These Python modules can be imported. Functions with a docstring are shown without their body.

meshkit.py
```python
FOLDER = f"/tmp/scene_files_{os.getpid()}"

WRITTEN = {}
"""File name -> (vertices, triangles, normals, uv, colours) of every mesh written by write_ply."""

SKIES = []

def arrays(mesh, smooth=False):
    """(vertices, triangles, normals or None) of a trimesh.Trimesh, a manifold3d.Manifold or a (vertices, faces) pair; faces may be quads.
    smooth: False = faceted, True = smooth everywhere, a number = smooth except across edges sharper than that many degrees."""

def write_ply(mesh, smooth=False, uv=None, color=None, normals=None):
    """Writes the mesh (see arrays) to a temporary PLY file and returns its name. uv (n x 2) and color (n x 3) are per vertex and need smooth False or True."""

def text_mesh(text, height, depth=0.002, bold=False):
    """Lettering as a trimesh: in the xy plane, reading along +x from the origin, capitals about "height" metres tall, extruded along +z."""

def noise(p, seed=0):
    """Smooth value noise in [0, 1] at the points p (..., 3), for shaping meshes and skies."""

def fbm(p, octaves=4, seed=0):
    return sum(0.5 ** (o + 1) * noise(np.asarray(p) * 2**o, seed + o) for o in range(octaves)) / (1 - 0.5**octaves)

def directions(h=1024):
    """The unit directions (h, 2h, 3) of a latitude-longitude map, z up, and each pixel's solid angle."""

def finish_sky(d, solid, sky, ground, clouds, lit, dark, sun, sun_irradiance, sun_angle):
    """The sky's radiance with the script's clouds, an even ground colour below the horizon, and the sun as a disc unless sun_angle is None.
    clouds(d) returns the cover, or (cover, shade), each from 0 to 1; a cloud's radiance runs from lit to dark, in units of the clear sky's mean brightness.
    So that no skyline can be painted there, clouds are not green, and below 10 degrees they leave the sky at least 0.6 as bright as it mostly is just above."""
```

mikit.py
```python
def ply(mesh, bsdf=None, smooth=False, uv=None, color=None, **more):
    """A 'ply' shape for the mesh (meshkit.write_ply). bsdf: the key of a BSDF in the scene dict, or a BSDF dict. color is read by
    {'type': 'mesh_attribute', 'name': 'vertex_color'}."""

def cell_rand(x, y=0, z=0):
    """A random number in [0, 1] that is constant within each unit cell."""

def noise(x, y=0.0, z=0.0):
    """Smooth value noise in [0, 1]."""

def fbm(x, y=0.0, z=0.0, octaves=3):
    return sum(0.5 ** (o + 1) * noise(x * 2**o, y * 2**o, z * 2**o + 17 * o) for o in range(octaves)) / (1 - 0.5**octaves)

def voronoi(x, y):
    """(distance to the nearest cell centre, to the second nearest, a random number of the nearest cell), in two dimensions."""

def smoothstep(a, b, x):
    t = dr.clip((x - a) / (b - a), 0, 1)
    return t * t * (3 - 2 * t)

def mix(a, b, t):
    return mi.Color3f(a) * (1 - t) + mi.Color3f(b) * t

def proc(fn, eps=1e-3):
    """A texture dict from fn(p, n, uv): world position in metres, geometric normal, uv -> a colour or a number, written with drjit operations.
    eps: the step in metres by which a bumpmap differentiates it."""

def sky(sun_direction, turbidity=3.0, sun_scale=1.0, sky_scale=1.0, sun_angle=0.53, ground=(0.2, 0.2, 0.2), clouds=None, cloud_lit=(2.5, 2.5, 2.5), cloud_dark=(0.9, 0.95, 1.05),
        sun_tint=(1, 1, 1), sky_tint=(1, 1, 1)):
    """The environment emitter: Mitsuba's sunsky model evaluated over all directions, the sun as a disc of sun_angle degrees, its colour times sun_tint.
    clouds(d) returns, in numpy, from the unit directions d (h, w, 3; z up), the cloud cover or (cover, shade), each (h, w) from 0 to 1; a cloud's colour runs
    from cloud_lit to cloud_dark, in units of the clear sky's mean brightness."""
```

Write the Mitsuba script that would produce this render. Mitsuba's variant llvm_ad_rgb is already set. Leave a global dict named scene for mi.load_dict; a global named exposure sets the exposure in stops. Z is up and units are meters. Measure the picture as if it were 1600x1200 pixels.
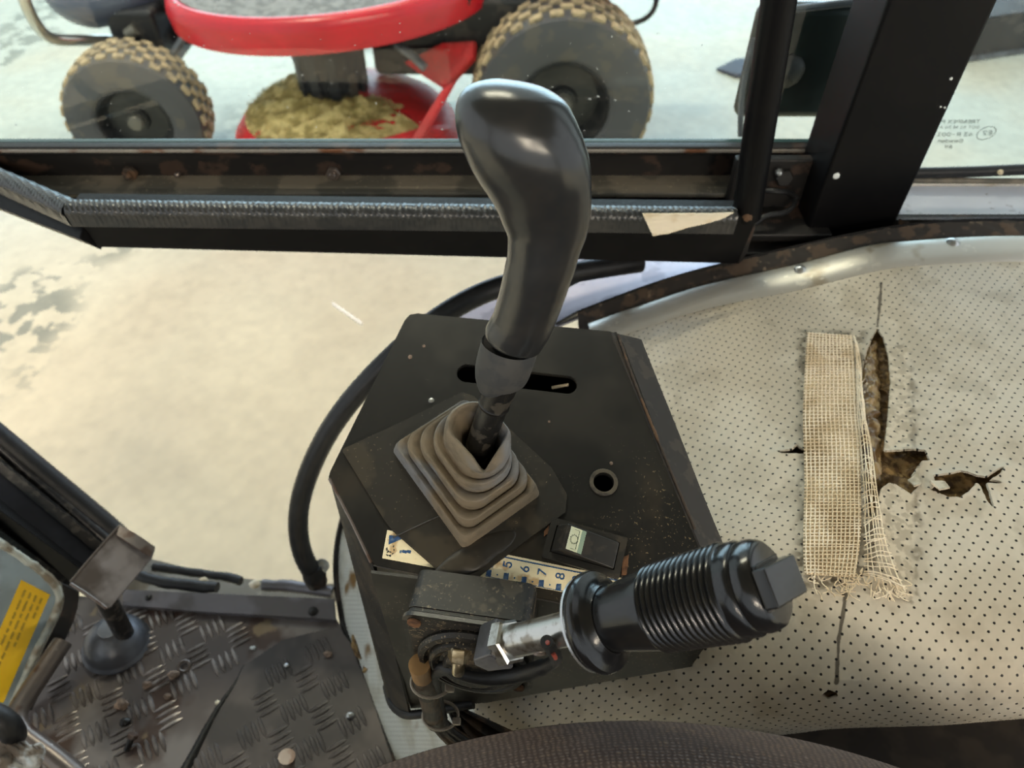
import math, random
import numpy as np, trimesh, manifold3d
import shapely
from shapely.geometry import Polygon, Point, LineString
from scipy.interpolate import RectBivariateSpline, PchipInterpolator, CubicSpline, LinearNDInterpolator
import drjit as dr
import mitsuba as mi
import mikit, meshkit
from mikit import noise, fbm, smoothstep, mix, proc, cell_rand, voronoi

random.seed(7); rng = np.random.default_rng(7)
T4 = mi.ScalarTransform4f
scene, labels = {}, {}

# ---------------------------------------------------------------- camera
H = 1.2                                    # eye height above the workshop floor
PITCH = math.radians(47.0); FPX = 1130.0
FW = np.array([0, math.cos(PITCH), -math.sin(PITCH)]); RT = np.array([1.0, 0, 0]); UP = np.array([0, math.sin(PITCH), math.cos(PITCH)])
EYE = np.array([0, 0, H])
scene['camera'] = {'type': 'thinlens', 'fov': 2 * math.degrees(math.atan(800 / FPX)), 'fov_axis': 'x', 'aperture_radius': 0.0013, 'focus_distance': 0.43,
                   'near_clip': 0.02, 'far_clip': 100.0,
                   'to_world': T4().look_at(origin=EYE.tolist(), target=(EYE + FW).tolist(), up=[0, 0, 1])}
# ---------------------------------------------------------------- light
exposure = 0.62
scene['sky'] = {'type': 'constant', 'radiance': {'type': 'rgb', 'value': [0.60, 0.64, 0.66]}}
LAMPS = [((.35, -3.2, 2.75), (1.0, .16)), ((1.9, -3.4, 2.75), (1.0, .16)), ((-.6, 2.6, 3.8), (1.4, .3)), ((-1.6, .4, 3.8), (.3, 1.4))]
LAMP_POWER = [120, 120, 30, 30]
DAYLIGHT = [2.0, 2.8, 3.5]
LAMP_WHERE = ['behind the cab, on the side of the front post', 'behind the cab, on the side of the torn cover', 'over the riding mower', 'in front of the cab, over the bare floor']

# ---------------------------------------------------------------- geometry helpers
def ray(px, py): return FW + (px - 800) / FPX * RT + (600 - py) / FPX * UP
def at(px, py, d): return EYE + ray(px, py) * d
def at_z(px, py, z):
    r = ray(px, py); return EYE + r * (z - H) / r[2]
def at_y(px, py, y):
    r = ray(px, py); return EYE + r * y / r[1]
def at_plane(px, py, o, n):
    r = ray(px, py); return EYE + r * (np.dot(o - EYE, n) / np.dot(r, n))
def ext(a, b, k): return a + (np.asarray(b) - a) * k
def unit(v): v = np.asarray(v, float); return v / np.linalg.norm(v)
def frame(o, x, z):
    """4x4 with origin o, z axis exactly z, x axis near x"""
    z = unit(z); x = np.asarray(x, float); x = unit(x - z * np.dot(x, z)); y = np.cross(z, x)
    m = np.eye(4); m[:3, 0], m[:3, 1], m[:3, 2], m[:3, 3] = x, y, z, o
    return m
def tf(mesh, m): mesh = mesh.copy(); mesh.apply_transform(m); return mesh
def join(*ms): return trimesh.util.concatenate([m for m in ms])
def man(m):
    if isinstance(m, trimesh.Trimesh): return m
    d = m.to_mesh(); return trimesh.Trimesh(np.array(d.vert_properties[:, :3]), np.array(d.tri_verts), process=False)
def rbox(sx, sy, sz, r=0.002, seg=8):
    s = manifold3d.Manifold.sphere(r, seg); a, b, c = sx / 2 - r, sy / 2 - r, sz / 2 - r
    return man(manifold3d.Manifold.batch_hull([s.translate([i * a, j * b, k * c]) for i in (-1, 1) for j in (-1, 1) for k in (-1, 1)]))
def bx(x0, x1, y0, y1, z0, z1, r=0.002):
    m = rbox(x1 - x0, y1 - y0, z1 - z0, min(r, .45 * min(x1 - x0, y1 - y0, z1 - z0))); m.apply_translation([(x0 + x1) / 2, (y0 + y1) / 2, (z0 + z1) / 2]); return m
def extrude(poly, h, bevel=0.0):
    """polygon extruded from z=0 to z=h; bevel rounds off the upper edge"""
    if bevel <= 0: return trimesh.creation.extrude_polygon(poly, h, engine='earcut')
    base = trimesh.creation.extrude_polygon(poly, h - bevel, engine='earcut')
    top = trimesh.creation.extrude_polygon(poly.buffer(-bevel), bevel, engine='earcut'); top.apply_translation([0, 0, h - bevel])
    out = []
    for ring_o in [poly.exterior, *poly.interiors]:
        pass
    # hull only valid for convex outlines; fall back to stacked steps otherwise
    steps = 3; parts = [base]
    for k in range(steps):
        a = math.pi / 2 * (k + 1) / steps; inset = bevel * (1 - math.cos(a)); zz = h - bevel + bevel * math.sin(math.pi / 2 * k / steps)
        q = poly.buffer(-inset)
        if q.is_empty: continue
        for g in getattr(q, 'geoms', [q]):
            m = trimesh.creation.extrude_polygon(g, bevel * (math.sin(a) - math.sin(math.pi / 2 * k / steps)), engine='earcut'); m.apply_translation([0, 0, zz]); parts.append(m)
    return join(*parts)
def spline(pts, n=60, closed=False):
    p = np.asarray(pts, float); d = np.r_[0, np.cumsum(np.linalg.norm(np.diff(p, axis=0), axis=1) ** .7)]
    return CubicSpline(d, p, bc_type='natural')(np.linspace(0, d[-1], n))
def tube(path, r, sides=12, cap=True):
    p = np.asarray(path, float); n = len(p); r = np.broadcast_to(np.asarray(r, float), (n,)) if np.ndim(r) < 2 else r
    t = np.gradient(p, axis=0); t /= np.linalg.norm(t, axis=1, keepdims=True) + 1e-12
    u = np.cross(t[0], [0.3, 0.2, 0.93]); u = unit(u); rings = []
    for i in range(n):
        u = u - t[i] * np.dot(u, t[i]); u = unit(u); w = np.cross(t[i], u)
        a = np.arange(sides) / sides * 2 * np.pi
        rings.append(p[i] + r[i] * (np.cos(a)[:, None] * u + np.sin(a)[:, None] * w))
    return loft(rings, cap)
def loft(rings, cap=True):
    n, s = len(rings), len(rings[0]); v = np.concatenate(rings); f = []
    for i in range(n - 1):
        a = i * s + np.arange(s); b = i * s + (np.arange(s) + 1) % s
        f.append(np.c_[a, b, b + s]); f.append(np.c_[a, b + s, a + s])
    f = np.concatenate(f)
    if cap:
        v = np.vstack([v, rings[0].mean(0), rings[-1].mean(0)]); k = n * s; a = np.arange(s); b = (a + 1) % s
        f = np.vstack([f, np.c_[b, a, np.full(s, k)], np.c_[(n - 1) * s + a, (n - 1) * s + b, np.full(s, k + 1)]])
    return trimesh.Trimesh(v, f, process=False)
def lathe(profile, m=None, seg=48):
    """profile: (radius, height) from bottom to top, about z"""
    a = np.arange(seg) / seg * 2 * np.pi
    rings = [np.c_[max(r, 1e-5) * np.cos(a), max(r, 1e-5) * np.sin(a), np.full(seg, h)] for r, h in profile]
    g = loft(rings, profile[0][0] < 1e-4 or profile[-1][0] < 1e-4); return tf(g, m) if m is not None else g
def hexprism(r, h, m=None, ch=0.12):
    a = np.arange(6) / 6 * 2 * np.pi; ring = lambda q, z: np.c_[q * np.cos(a), q * np.sin(a), np.full(6, z)]
    g = loft([ring(r * (1 - ch), 0), ring(r, h * .12), ring(r, h * .86), ring(r * (1 - ch), h)])
    return tf(g, m) if m is not None else g
def grid_mesh(P):
    """(n, m, 3) grid -> mesh"""
    n, m = P.shape[:2]; i = np.arange(n * m).reshape(n, m)
    a, b, c, d = i[:-1, :-1].ravel(), i[1:, :-1].ravel(), i[1:, 1:].ravel(), i[:-1, 1:].ravel()
    return trimesh.Trimesh(P.reshape(-1, 3), np.vstack([np.c_[a, b, c], np.c_[a, c, d]]), process=False)
def solidify(mesh, thick):
    """adds a back face 'thick' behind the normals and closes the rim"""
    v, f = np.array(mesh.vertices), np.array(mesh.faces); n = np.zeros_like(v)
    fn = np.cross(v[f[:, 1]] - v[f[:, 0]], v[f[:, 2]] - v[f[:, 0]])
    for k in range(3): np.add.at(n, f[:, k], fn)
    n /= np.linalg.norm(n, axis=1, keepdims=True) + 1e-20
    e = np.vstack([f[:, [0, 1]], f[:, [1, 2]], f[:, [2, 0]]]); key = np.sort(e, 1); _, inv, cnt = np.unique(key, axis=0, return_inverse=True, return_counts=True)
    rim = e[cnt[inv.ravel()] == 1]; k = len(v)
    return trimesh.Trimesh(np.vstack([v, v - n * thick]), np.vstack([f, f[:, ::-1] + k, np.c_[rim[:, 1], rim[:, 0], rim[:, 0] + k], np.c_[rim[:, 1], rim[:, 0] + k, rim[:, 1] + k]]), process=False)
def plate(pts, thick, bevel=0.0, away=True, r=0.0, holes=()):
    """a flat sheet with the outline pts (3D, nearly planar) and the given thickness, the outline being its face towards the viewer"""
    p = np.asarray(pts, float); c = p.mean(0); _, _, vt = np.linalg.svd(p - c); n = vt[2]
    if np.dot(n, EYE - c) < 0: n = -n
    m = frame(c, p[1] - p[0], n); inv = np.linalg.inv(m)
    q = (np.c_[p, np.ones(len(p))] @ inv.T)[:, :2]; poly = Polygon(q).buffer(0)
    for h in holes:
        hh = (np.c_[np.asarray(h), np.ones(len(h))] @ inv.T)[:, :2]; poly = poly.difference(Polygon(hh))
    if r > 0: poly = poly.buffer(-r).buffer(r, quad_segs=6)
    g = extrude(poly, thick, bevel); g.apply_translation([0, 0, -thick]); return tf(g, m)
def strip(a, b, thick, n=40):
    """a sheet between the polylines a and b (curves in space), thickened"""
    A, B = spline(a, n), spline(b, n); w = np.linspace(0, 1, 5)[None, :, None]
    g = grid_mesh(A[:, None] * (1 - w) + B[:, None] * w)
    if np.dot(np.cross(A[1] - A[0], B[0] - A[0]), EYE - A[0]) > 0: pass
    fn = g.face_normals.mean(0)
    if np.dot(fn, EYE - g.vertices.mean(0)) < 0: g = trimesh.Trimesh(g.vertices, g.faces[:, ::-1], process=False)
    return solidify(g, thick)
def beam(p0, p1, w, h, side, r=0.002):
    """a bar from p0 to p1, w wide along 'side', h across it"""
    p0, p1 = np.asarray(p0, float), np.asarray(p1, float); m = frame((p0 + p1) / 2, side, p1 - p0); return tf(rbox(w, h, np.linalg.norm(p1 - p0), r), m)
def jitter(mesh, amp, scale, seed=0):
    g = mesh.copy(); n = g.vertex_normals; g.vertices = g.vertices + n * ((meshkit.fbm(g.vertices * scale, 3, seed) - .5) * 2 * amp)[:, None]; return g

# ---------------------------------------------------------------- scene entries
used = set()
def numbered(k):
    if k not in used: used.add(k); return k
    i = 1
    while f'{k}_{i:03d}' in used: i += 1
    k = f'{k}_{i:03d}'; used.add(k); return k
def tag(k, label=None, cat=None, group=None, kind=None):
    d = {n: v for n, v in (('label', label), ('category', cat), ('group', group), ('kind', kind)) if v}
    if d: labels.setdefault(k, {}).update(d)
def thing(name, label, cat, group=None): k = numbered(name); tag(k, label, cat, group); return k
def obj(name, mesh, mat, parent=None, label=None, cat=None, group=None, kind=None, smooth=35, uv=None, color=None):
    k = numbered(f'{parent}__{name}' if parent else name)
    scene[k] = mesh if isinstance(mesh, dict) else mikit.ply(mesh, 'mat_' + mat, smooth, uv=uv, color=color)
    tag(k, label, cat, group, kind); return k
def shared(mesh, mat, smooth=35): return mikit.ply(mesh, 'mat_' + mat, smooth)
def put(d, m): return {**d, 'to_world': T4(np.asarray(m, float).tolist())}

# ---------------------------------------------------------------- materials
def rgb(*c): return {'type': 'rgb', 'value': [((v / 255) / 12.92 if v / 255 <= .04045 else ((v / 255 + .055) / 1.055) ** 2.4) for v in c]}
def lin(*c): return [((v / 255) / 12.92 if v / 255 <= .04045 else ((v / 255 + .055) / 1.055) ** 2.4) for v in c]
def mat(name, color, rough=.5, metal=0.0, spec=.5, clear=0.0, cr=.1, bump=None, bscale=1.0, sheen=0.0, two=True):
    b = {'type': 'principled', 'base_color': color, 'roughness': rough, 'metallic': metal, 'specular': spec}
    if clear: b['clearcoat'] = clear; b['clearcoat_gloss'] = 1 - cr
    if sheen: b['sheen'] = sheen
    if bump is not None: b = {'type': 'bumpmap', 'arbitrary': bump, 'scale': bscale, 'nested': b}
    scene['mat_' + name] = {'type': 'twosided', 'nested': b} if two else b
    return name
def two_tone(a, b, scale, lo=.4, hi=.62, fine=None, stretch=(1, 1, 1)):
    a, b = lin(*a), lin(*b)
    def fn(p, n, uv):
        t = smoothstep(lo, hi, fbm(p.x * scale * stretch[0], p.y * scale * stretch[1], p.z * scale * stretch[2], 4))
        return mix(a, b, t)
    return proc(fn)
def rusty(base, rust, scale, amount, dust=None, dust_scale=300.0, dust_cut=.74):
    base, rust = lin(*base), lin(*rust); dust = lin(*dust) if dust else None
    def fn(p, n, uv):
        t = smoothstep(amount, amount + .1, fbm(p.x * scale, p.y * scale, p.z * scale, 4))
        c = mix(base, rust, t)
        if dust is not None:
            d = smoothstep(dust_cut, dust_cut + .1, fbm(p.x * dust_scale, p.y * dust_scale, p.z * dust_scale + 3, 2)) * smoothstep(.35, .6, fbm(p.x * 18 + 5, p.y * 18, p.z * 18, 3))
            c = mix(c, dust, d * .7)
        return c
    return proc(fn)

def concrete_fn(p, n, uv):
    base = mix(lin(212, 203, 176), lin(184, 188, 178), smoothstep(.9, 2.2, p.y))
    t = fbm(p.x * 1.7 + 3, p.y * 1.7, 0., 4)
    c = mix(base, lin(192, 182, 160), smoothstep(.45, .75, t) * .6)
    blot = smoothstep(.66, .74, fbm(p.x * 2.6 + 11.3, p.y * 2.6 + 4.1, 0., 2)) * smoothstep(.42, .58, fbm(p.x * 26, p.y * 26, 1., 3)) * smoothstep(-.35, -.6, p.x)
    c = mix(c, lin(118, 124, 116), blot * .75)
    return c * (0.88 + 0.16 * fbm(p.x * 40, p.y * 40, 0., 2) + .08 * fbm(p.x * 5, p.y * 5, 4., 3))
mat('concrete', proc(concrete_fn), .5, spec=.25)
mat('white_chalk', rgb(245, 243, 238), .7)
mat('black_paint', two_tone((8, 8, 10), (12, 11, 12), 30), .42, spec=.2)
def console_fn(p, n, uv):
    base = mix(lin(26, 25, 23), lin(40, 38, 34), smoothstep(.4, .65, fbm(p.x * 22, p.y * 22, p.z * 22, 4)))
    smear = smoothstep(.5, .72, fbm(p.x * 45 + 9, p.y * 30, p.z * 45, 4)) * smoothstep(.34, .24, p.y)
    base = mix(base, lin(66, 57, 44), smear * .4)
    speck = smoothstep(.72, .8, fbm(p.x * 900 + p.y * 350, p.y * 900 - p.x * 350, p.z * 900, 2)) * smoothstep(.48, .66, fbm(p.x * 30 + 2, p.y * 30 + 7, p.z * 30, 3))
    base = mix(base, lin(140, 122, 92), speck * .55 * smoothstep(.33, .26, p.y))
    scr = smoothstep(.985, 1., noise(p.x * 60 + p.y * 900, p.y * 60 - p.x * 40, 2.))
    return mix(base, lin(90, 84, 74), scr * .6)
mat('console_paint', proc(console_fn), .4, spec=.38)
mat('console_band', rusty((46, 42, 38), (58, 52, 45), 90, .5), .7)
mat('dusty_ring', two_tone((84, 76, 62), (60, 54, 46), 200), .7)
mat('fork_grey', two_tone((88, 88, 92), (70, 70, 72), 60), .35, .4)
mat('black_rust', rusty((24, 22, 21), (58, 44, 36), 38, .58), .5)
mat('rust_edge', rusty((62, 52, 44), (98, 74, 54), 45, .5, (150, 130, 108)), .85)
mat('flange_rust', rusty((44, 39, 35), (74, 60, 48), 70, .5, (128, 112, 92), 200, .72), .85)
mat('rust', two_tone((104, 72, 48), (70, 48, 34), 240), .9)
mat('bright_edge', rusty((178, 170, 160), (140, 96, 70), 30, .56), .35, .5)
mat('ledge_grey', rusty((92, 88, 78), (120, 112, 98), 25, .5, (150, 140, 120)), .5)
mat('rubber_black', two_tone((20, 21, 23), (30, 30, 31), 40), .5, spec=.45)
mat('hose_rubber', two_tone((26, 27, 29), (34, 34, 35), 60), .42, spec=.5)
def boot_fn(p, n, uv):
    t = fbm(p.x * 34, p.y * 34, p.z * 34, 3)
    c = mix(lin(112, 112, 112), lin(116, 104, 86), smoothstep(.38, .58, t))
    d = fbm(p.x * 150, p.y * 150, p.z * 150, 3)
    return mix(c, lin(84, 76, 64), smoothstep(.5, .75, d) * .5)
mat('boot_rubber', proc(boot_fn), .6, spec=.4)
mat('flap_rubber', rusty((40, 37, 32), (56, 50, 40), 40, .5, (120, 104, 78), 900, .76), .42, spec=.5)
mat('grip_rubber', two_tone((34, 35, 36), (42, 41, 40), 60, .4, .7), .24, spec=.7)
mat('grip_neck', two_tone((54, 55, 56), (64, 63, 61), 120), .6, spec=.4)
mat('rod_black', rusty((22, 21, 20), (58, 54, 48), 130, .56), .35, spec=.5)
mat('gloss_plastic', two_tone((15, 16, 18), (24, 23, 22), 60), .2, spec=.6)
mat('switch_plastic', rusty((40, 38, 35), (54, 49, 42), 120, .55, (110, 98, 74), 900, .72), .4)
mat('dark_plastic', rusty((34, 32, 29), (70, 62, 50), 90, .6, (140, 124, 96), 900, .68), .5)
mat('zinc', two_tone((196, 196, 192), (148, 142, 132), 160), .26, .95)
mat('brass_zinc', two_tone((196, 186, 160), (150, 136, 108), 200), .32, .85)
mat('cream_sticker', rusty((236, 222, 184), (200, 172, 128), 110, .57, (90, 78, 60), 800, .8), .55)
mat('blue_ink', two_tone((40, 74, 118), (92, 116, 140), 500, .45, .75), .6)
mat('switch_label', rgb(226, 228, 196), .45)
mat('label_green', rgb(150, 170, 148), .5)
mat('dark_ink', rgb(74, 84, 66), .6)
mat('zip_tie', rgb(168, 156, 140), .4)
mat('brown_conduit', two_tone((74, 58, 42), (40, 34, 28), 70), .5)
mat('tan_plastic', rgb(164, 124, 78), .5)
mat('alloy_trim', rusty((186, 183, 174), (160, 150, 132), 26, .55, (224, 220, 208), 160, .7), .36, .45)
mat('rivet_metal', rgb(196, 198, 198), .28, .9)
mat('grey_sill', rusty((192, 199, 212), (164, 168, 180), 60, .66, (100, 98, 100), 250, .76), .45)
mat('silver_fender', rusty((176, 176, 190), (150, 150, 165), 40, .55), .4, .3)
scene['mat_glass'] = {'type': 'thindielectric', 'int_ior': 1.36, 'specular_transmittance': {'type': 'rgb', 'value': [.88, .97, .94]}}
mat('glass_edge', rgb(60, 84, 84), .15, spec=.7)
mat('dust_speck', rgb(222, 226, 224), .8)
mat('print_black', rgb(34, 36, 36), .6)
mat('red_paint', two_tone((200, 24, 40), (188, 26, 38), 8), .3, clear=.6)
mat('red_deck', two_tone((206, 40, 44), (186, 50, 48), 12), .45)
mat('tyre', rusty((74, 74, 77), (86, 82, 78), 20, .5), .6, spec=.4)
mat('tread', rusty((176, 156, 124), (134, 120, 98), 60, .5), .9)
mat('rim_black', two_tone((30, 31, 33), (44, 43, 43), 30), .4)
mat('hub_grey', rgb(112, 108, 100), .5, .4)
mat('mower_black', rusty((24, 24, 28), (52, 48, 46), 20, .56), .5)
mat('mower_hood', rgb(60, 66, 82), .4)
mat('spindle_cover', rusty((36, 37, 42), (70, 62, 56), 22, .58), .4)
mat('chrome', rgb(200, 198, 192), .12, 1.0)
mat('clippings', two_tone((206, 184, 126), (158, 138, 84), 50, .35, .65), .95)
mat('foot_mat', two_tone((132, 130, 128), (104, 102, 100), 60), .8)
mat('steel_grey', two_tone((108, 112, 120), (84, 86, 92), 25), .4, .4)
def perf_vinyl(p, n, uv):
    u, v = uv.x, uv.y
    c = mix(lin(201, 192, 174), lin(189, 179, 160), smoothstep(.4, .65, fbm(u * 16, v * 16, 2., 4)))
    c = mix(c, lin(164, 153, 132), smoothstep(.55, .75, fbm(u * 40 + 3, v * 40, 1., 4)) * .45)
    # perforations on a staggered lattice
    a, b = u / .0092, v / .0050
    row = dr.floor(b); sh = row * .5 - dr.floor(row * .5)
    fx = a + sh + row * .012; fx = fx - dr.floor(fx) - .5; fy = b - row - .5
    d = dr.sqrt(dr.square(fx * .0092) + dr.square(fy * .0050))
    hole = 1 - smoothstep(.0007, .00105, d)
    # grubby residue where the repair tape once sat, darker worn rims, a stitched seam
    res = RES(u, v)
    c = mix(c, mix(lin(206, 194, 172), lin(172, 160, 138), smoothstep(.4, .62, fbm(u * 240, v * 240, 5., 4))), res * .75)
    rim = RIM(u, v)
    c = mix(c, lin(92, 80, 60), rim * smoothstep(.36, .56, fbm(u * 160, v * 160, 8., 3)))
    sm = SEAM(u, v)
    c = mix(c, lin(58, 50, 38), sm)
    return mix(c, lin(22, 19, 16), hole * (1 - .75 * smoothstep(.52, .62, fbm(u * 30, v * 30, 9., 2)) * res))
def seg_d(u, v, a, b):
    ax, ay = a; bx_, by = b; L = (bx_ - ax) ** 2 + (by - ay) ** 2
    t = dr.clip(((u - ax) * (bx_ - ax) + (v - ay) * (by - ay)) / L, 0, 1)
    return dr.sqrt(dr.square(u - ax - t * (bx_ - ax)) + dr.square(v - ay - t * (by - ay)))
def leather(p, n, uv): return voronoi(uv.x * 900, uv.y * 900)[0] * .25 + fbm(uv.x * 60, uv.y * 60, 0., 3)
mat('perforated_vinyl', proc(perf_vinyl), .5, spec=.35, bump=proc(leather, 3e-4), bscale=.0006)
def skirt_fn(p, n, uv):
    c = mix(lin(206, 208, 200), lin(172, 168, 150), smoothstep(.42, .7, fbm(p.x * 24, p.y * 24, p.z * 24, 4)))
    c = mix(c, lin(160, 160, 152), (0.5 + 0.5 * dr.sin(uv.y * 900.)) * .35)
    return mix(c, lin(120, 92, 52), smoothstep(.66, .76, fbm(p.x * 26 + 4, p.y * 26, p.z * 16, 3)))
mat('skirt_vinyl', proc(skirt_fn), .55, spec=.3)
def foam_fn(p, n, uv):
    t = fbm(p.x * 190, p.y * 190, p.z * 190, 4)
    return mix(lin(84, 62, 34), lin(150, 122, 78), smoothstep(.4, .7, t))
mat('vinyl_scrap', two_tone((204, 192, 170), (168, 154, 130), 120), .7)
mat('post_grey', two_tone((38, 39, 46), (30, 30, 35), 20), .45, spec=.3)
mat('tray_vinyl', two_tone((40, 33, 27), (54, 45, 36), 60), .7)
mat('foam', proc(foam_fn), .6, spec=.4)
mat('glue_foam', two_tone((150, 128, 92), (96, 74, 46), 120), .22, spec=.6)
mat('gauze', two_tone((240, 228, 204), (218, 200, 168), 60, .4, .65), .9)
mat('gauze_backing', two_tone((214, 200, 170), (168, 146, 112), 26, .42, .66), .9)
def weave(p, n, uv):
    a, b = uv.x / .0029 + 0.5 * noise(uv.x * 420, uv.y * 420, 5.), uv.y / .0020 + 0.45 * noise(uv.x * 420, uv.y * 420, 9.)
    w = cell_rand(a, b + .5 * dr.floor(a))
    fa, fb = a - dr.floor(a) - .5, b - dr.floor(b) - .5
    return (.5 + .5 * dr.cos(fa * 6.283)) * (.6 + .4 * dr.cos(fb * 6.283)) * (.6 + .4 * w)
def weave_col(p, n, uv):
    h = weave(p, n, uv)
    c = mix(lin(72, 60, 55), lin(128, 112, 104), h)
    return mix(c, lin(128, 108, 90), smoothstep(.66, .78, noise(uv.x * 300, uv.y * 420, 3.)) * h * .7)
mat('seat_fabric', proc(weave_col), .95, spec=.15, sheen=.4, bump=proc(weave, 2e-4), bscale=.0012)
def ribvinyl(p, n, uv): return (.5 + .5 * dr.sin(uv.x / .0042 * 6.283 + dr.floor(uv.y / .0032) * 2.1)) * (.5 + .5 * dr.cos(uv.y / .0032 * 6.283))
mat('embossed_vinyl', two_tone((44, 45, 46), (56, 55, 54), 60), .3, spec=.65)
def floorplate_fn(p, n, uv):
    t = fbm(p.x * 14, p.y * 14, 2., 4)
    c = mix(lin(96, 88, 85), lin(130, 123, 120), smoothstep(.4, .62, t))
    c = mix(c, lin(70, 48, 36), smoothstep(.54, .7, fbm(p.x * 20 + 7, p.y * 20, 5., 4)) * .8)
    return mix(c, lin(150, 132, 104), smoothstep(.69, .76, fbm(p.x * 26 + 1, p.y * 26 + 3, 7., 4)) * .6)
mat('floor_plate', proc(floorplate_fn), .42, .35)
mat('floor_plate_bar', two_tone((150, 142, 138), (106, 98, 94), 40), .3, .5)
mat('mat_plate', two_tone((70, 65, 63), (94, 86, 82), 22), .4, .25)
mat('sill_strip', two_tone((120, 118, 123), (100, 97, 98), 30), .4, .3)
mat('worn_steel', rusty((116, 106, 100), (96, 78, 68), 50, .55, (190, 180, 170), 120, .78), .33, .6)
mat('pedal_rubber', two_tone((136, 130, 130), (82, 74, 70), 40, .35, .75), .36, .3)
mat('blue_grey', two_tone((132, 148, 156), (116, 128, 132), 30), .5)
mat('seal_edge', two_tone((168, 172, 164), (110, 100, 84), 50), .6)
mat('yellow_label', two_tone((226, 186, 30), (214, 172, 24), 20), .5)
mat('label_print', rgb(150, 122, 30), .6)
mat('debris', two_tone((112, 96, 84), (150, 128, 112), 200), .9)
mat('rag', two_tone((178, 176, 172), (108, 96, 84), 80), .9)
mat('wire_red', rgb(128, 56, 44), .5)
mat('lamp_white', rgb(230, 230, 230), .5)
mat('roof_liner', rgb(120, 116, 108), .9)
mat('mirror_dark', two_tone((26, 32, 31), (34, 42, 40), 20), .25, spec=.5)

# ================================================================ the workshop and the cab shell
g = trimesh.creation.box([14, 14, .1]); g.apply_translation([0, 1.5, -.05]); obj('floor', g, 'concrete', kind='structure', smooth=False)
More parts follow.
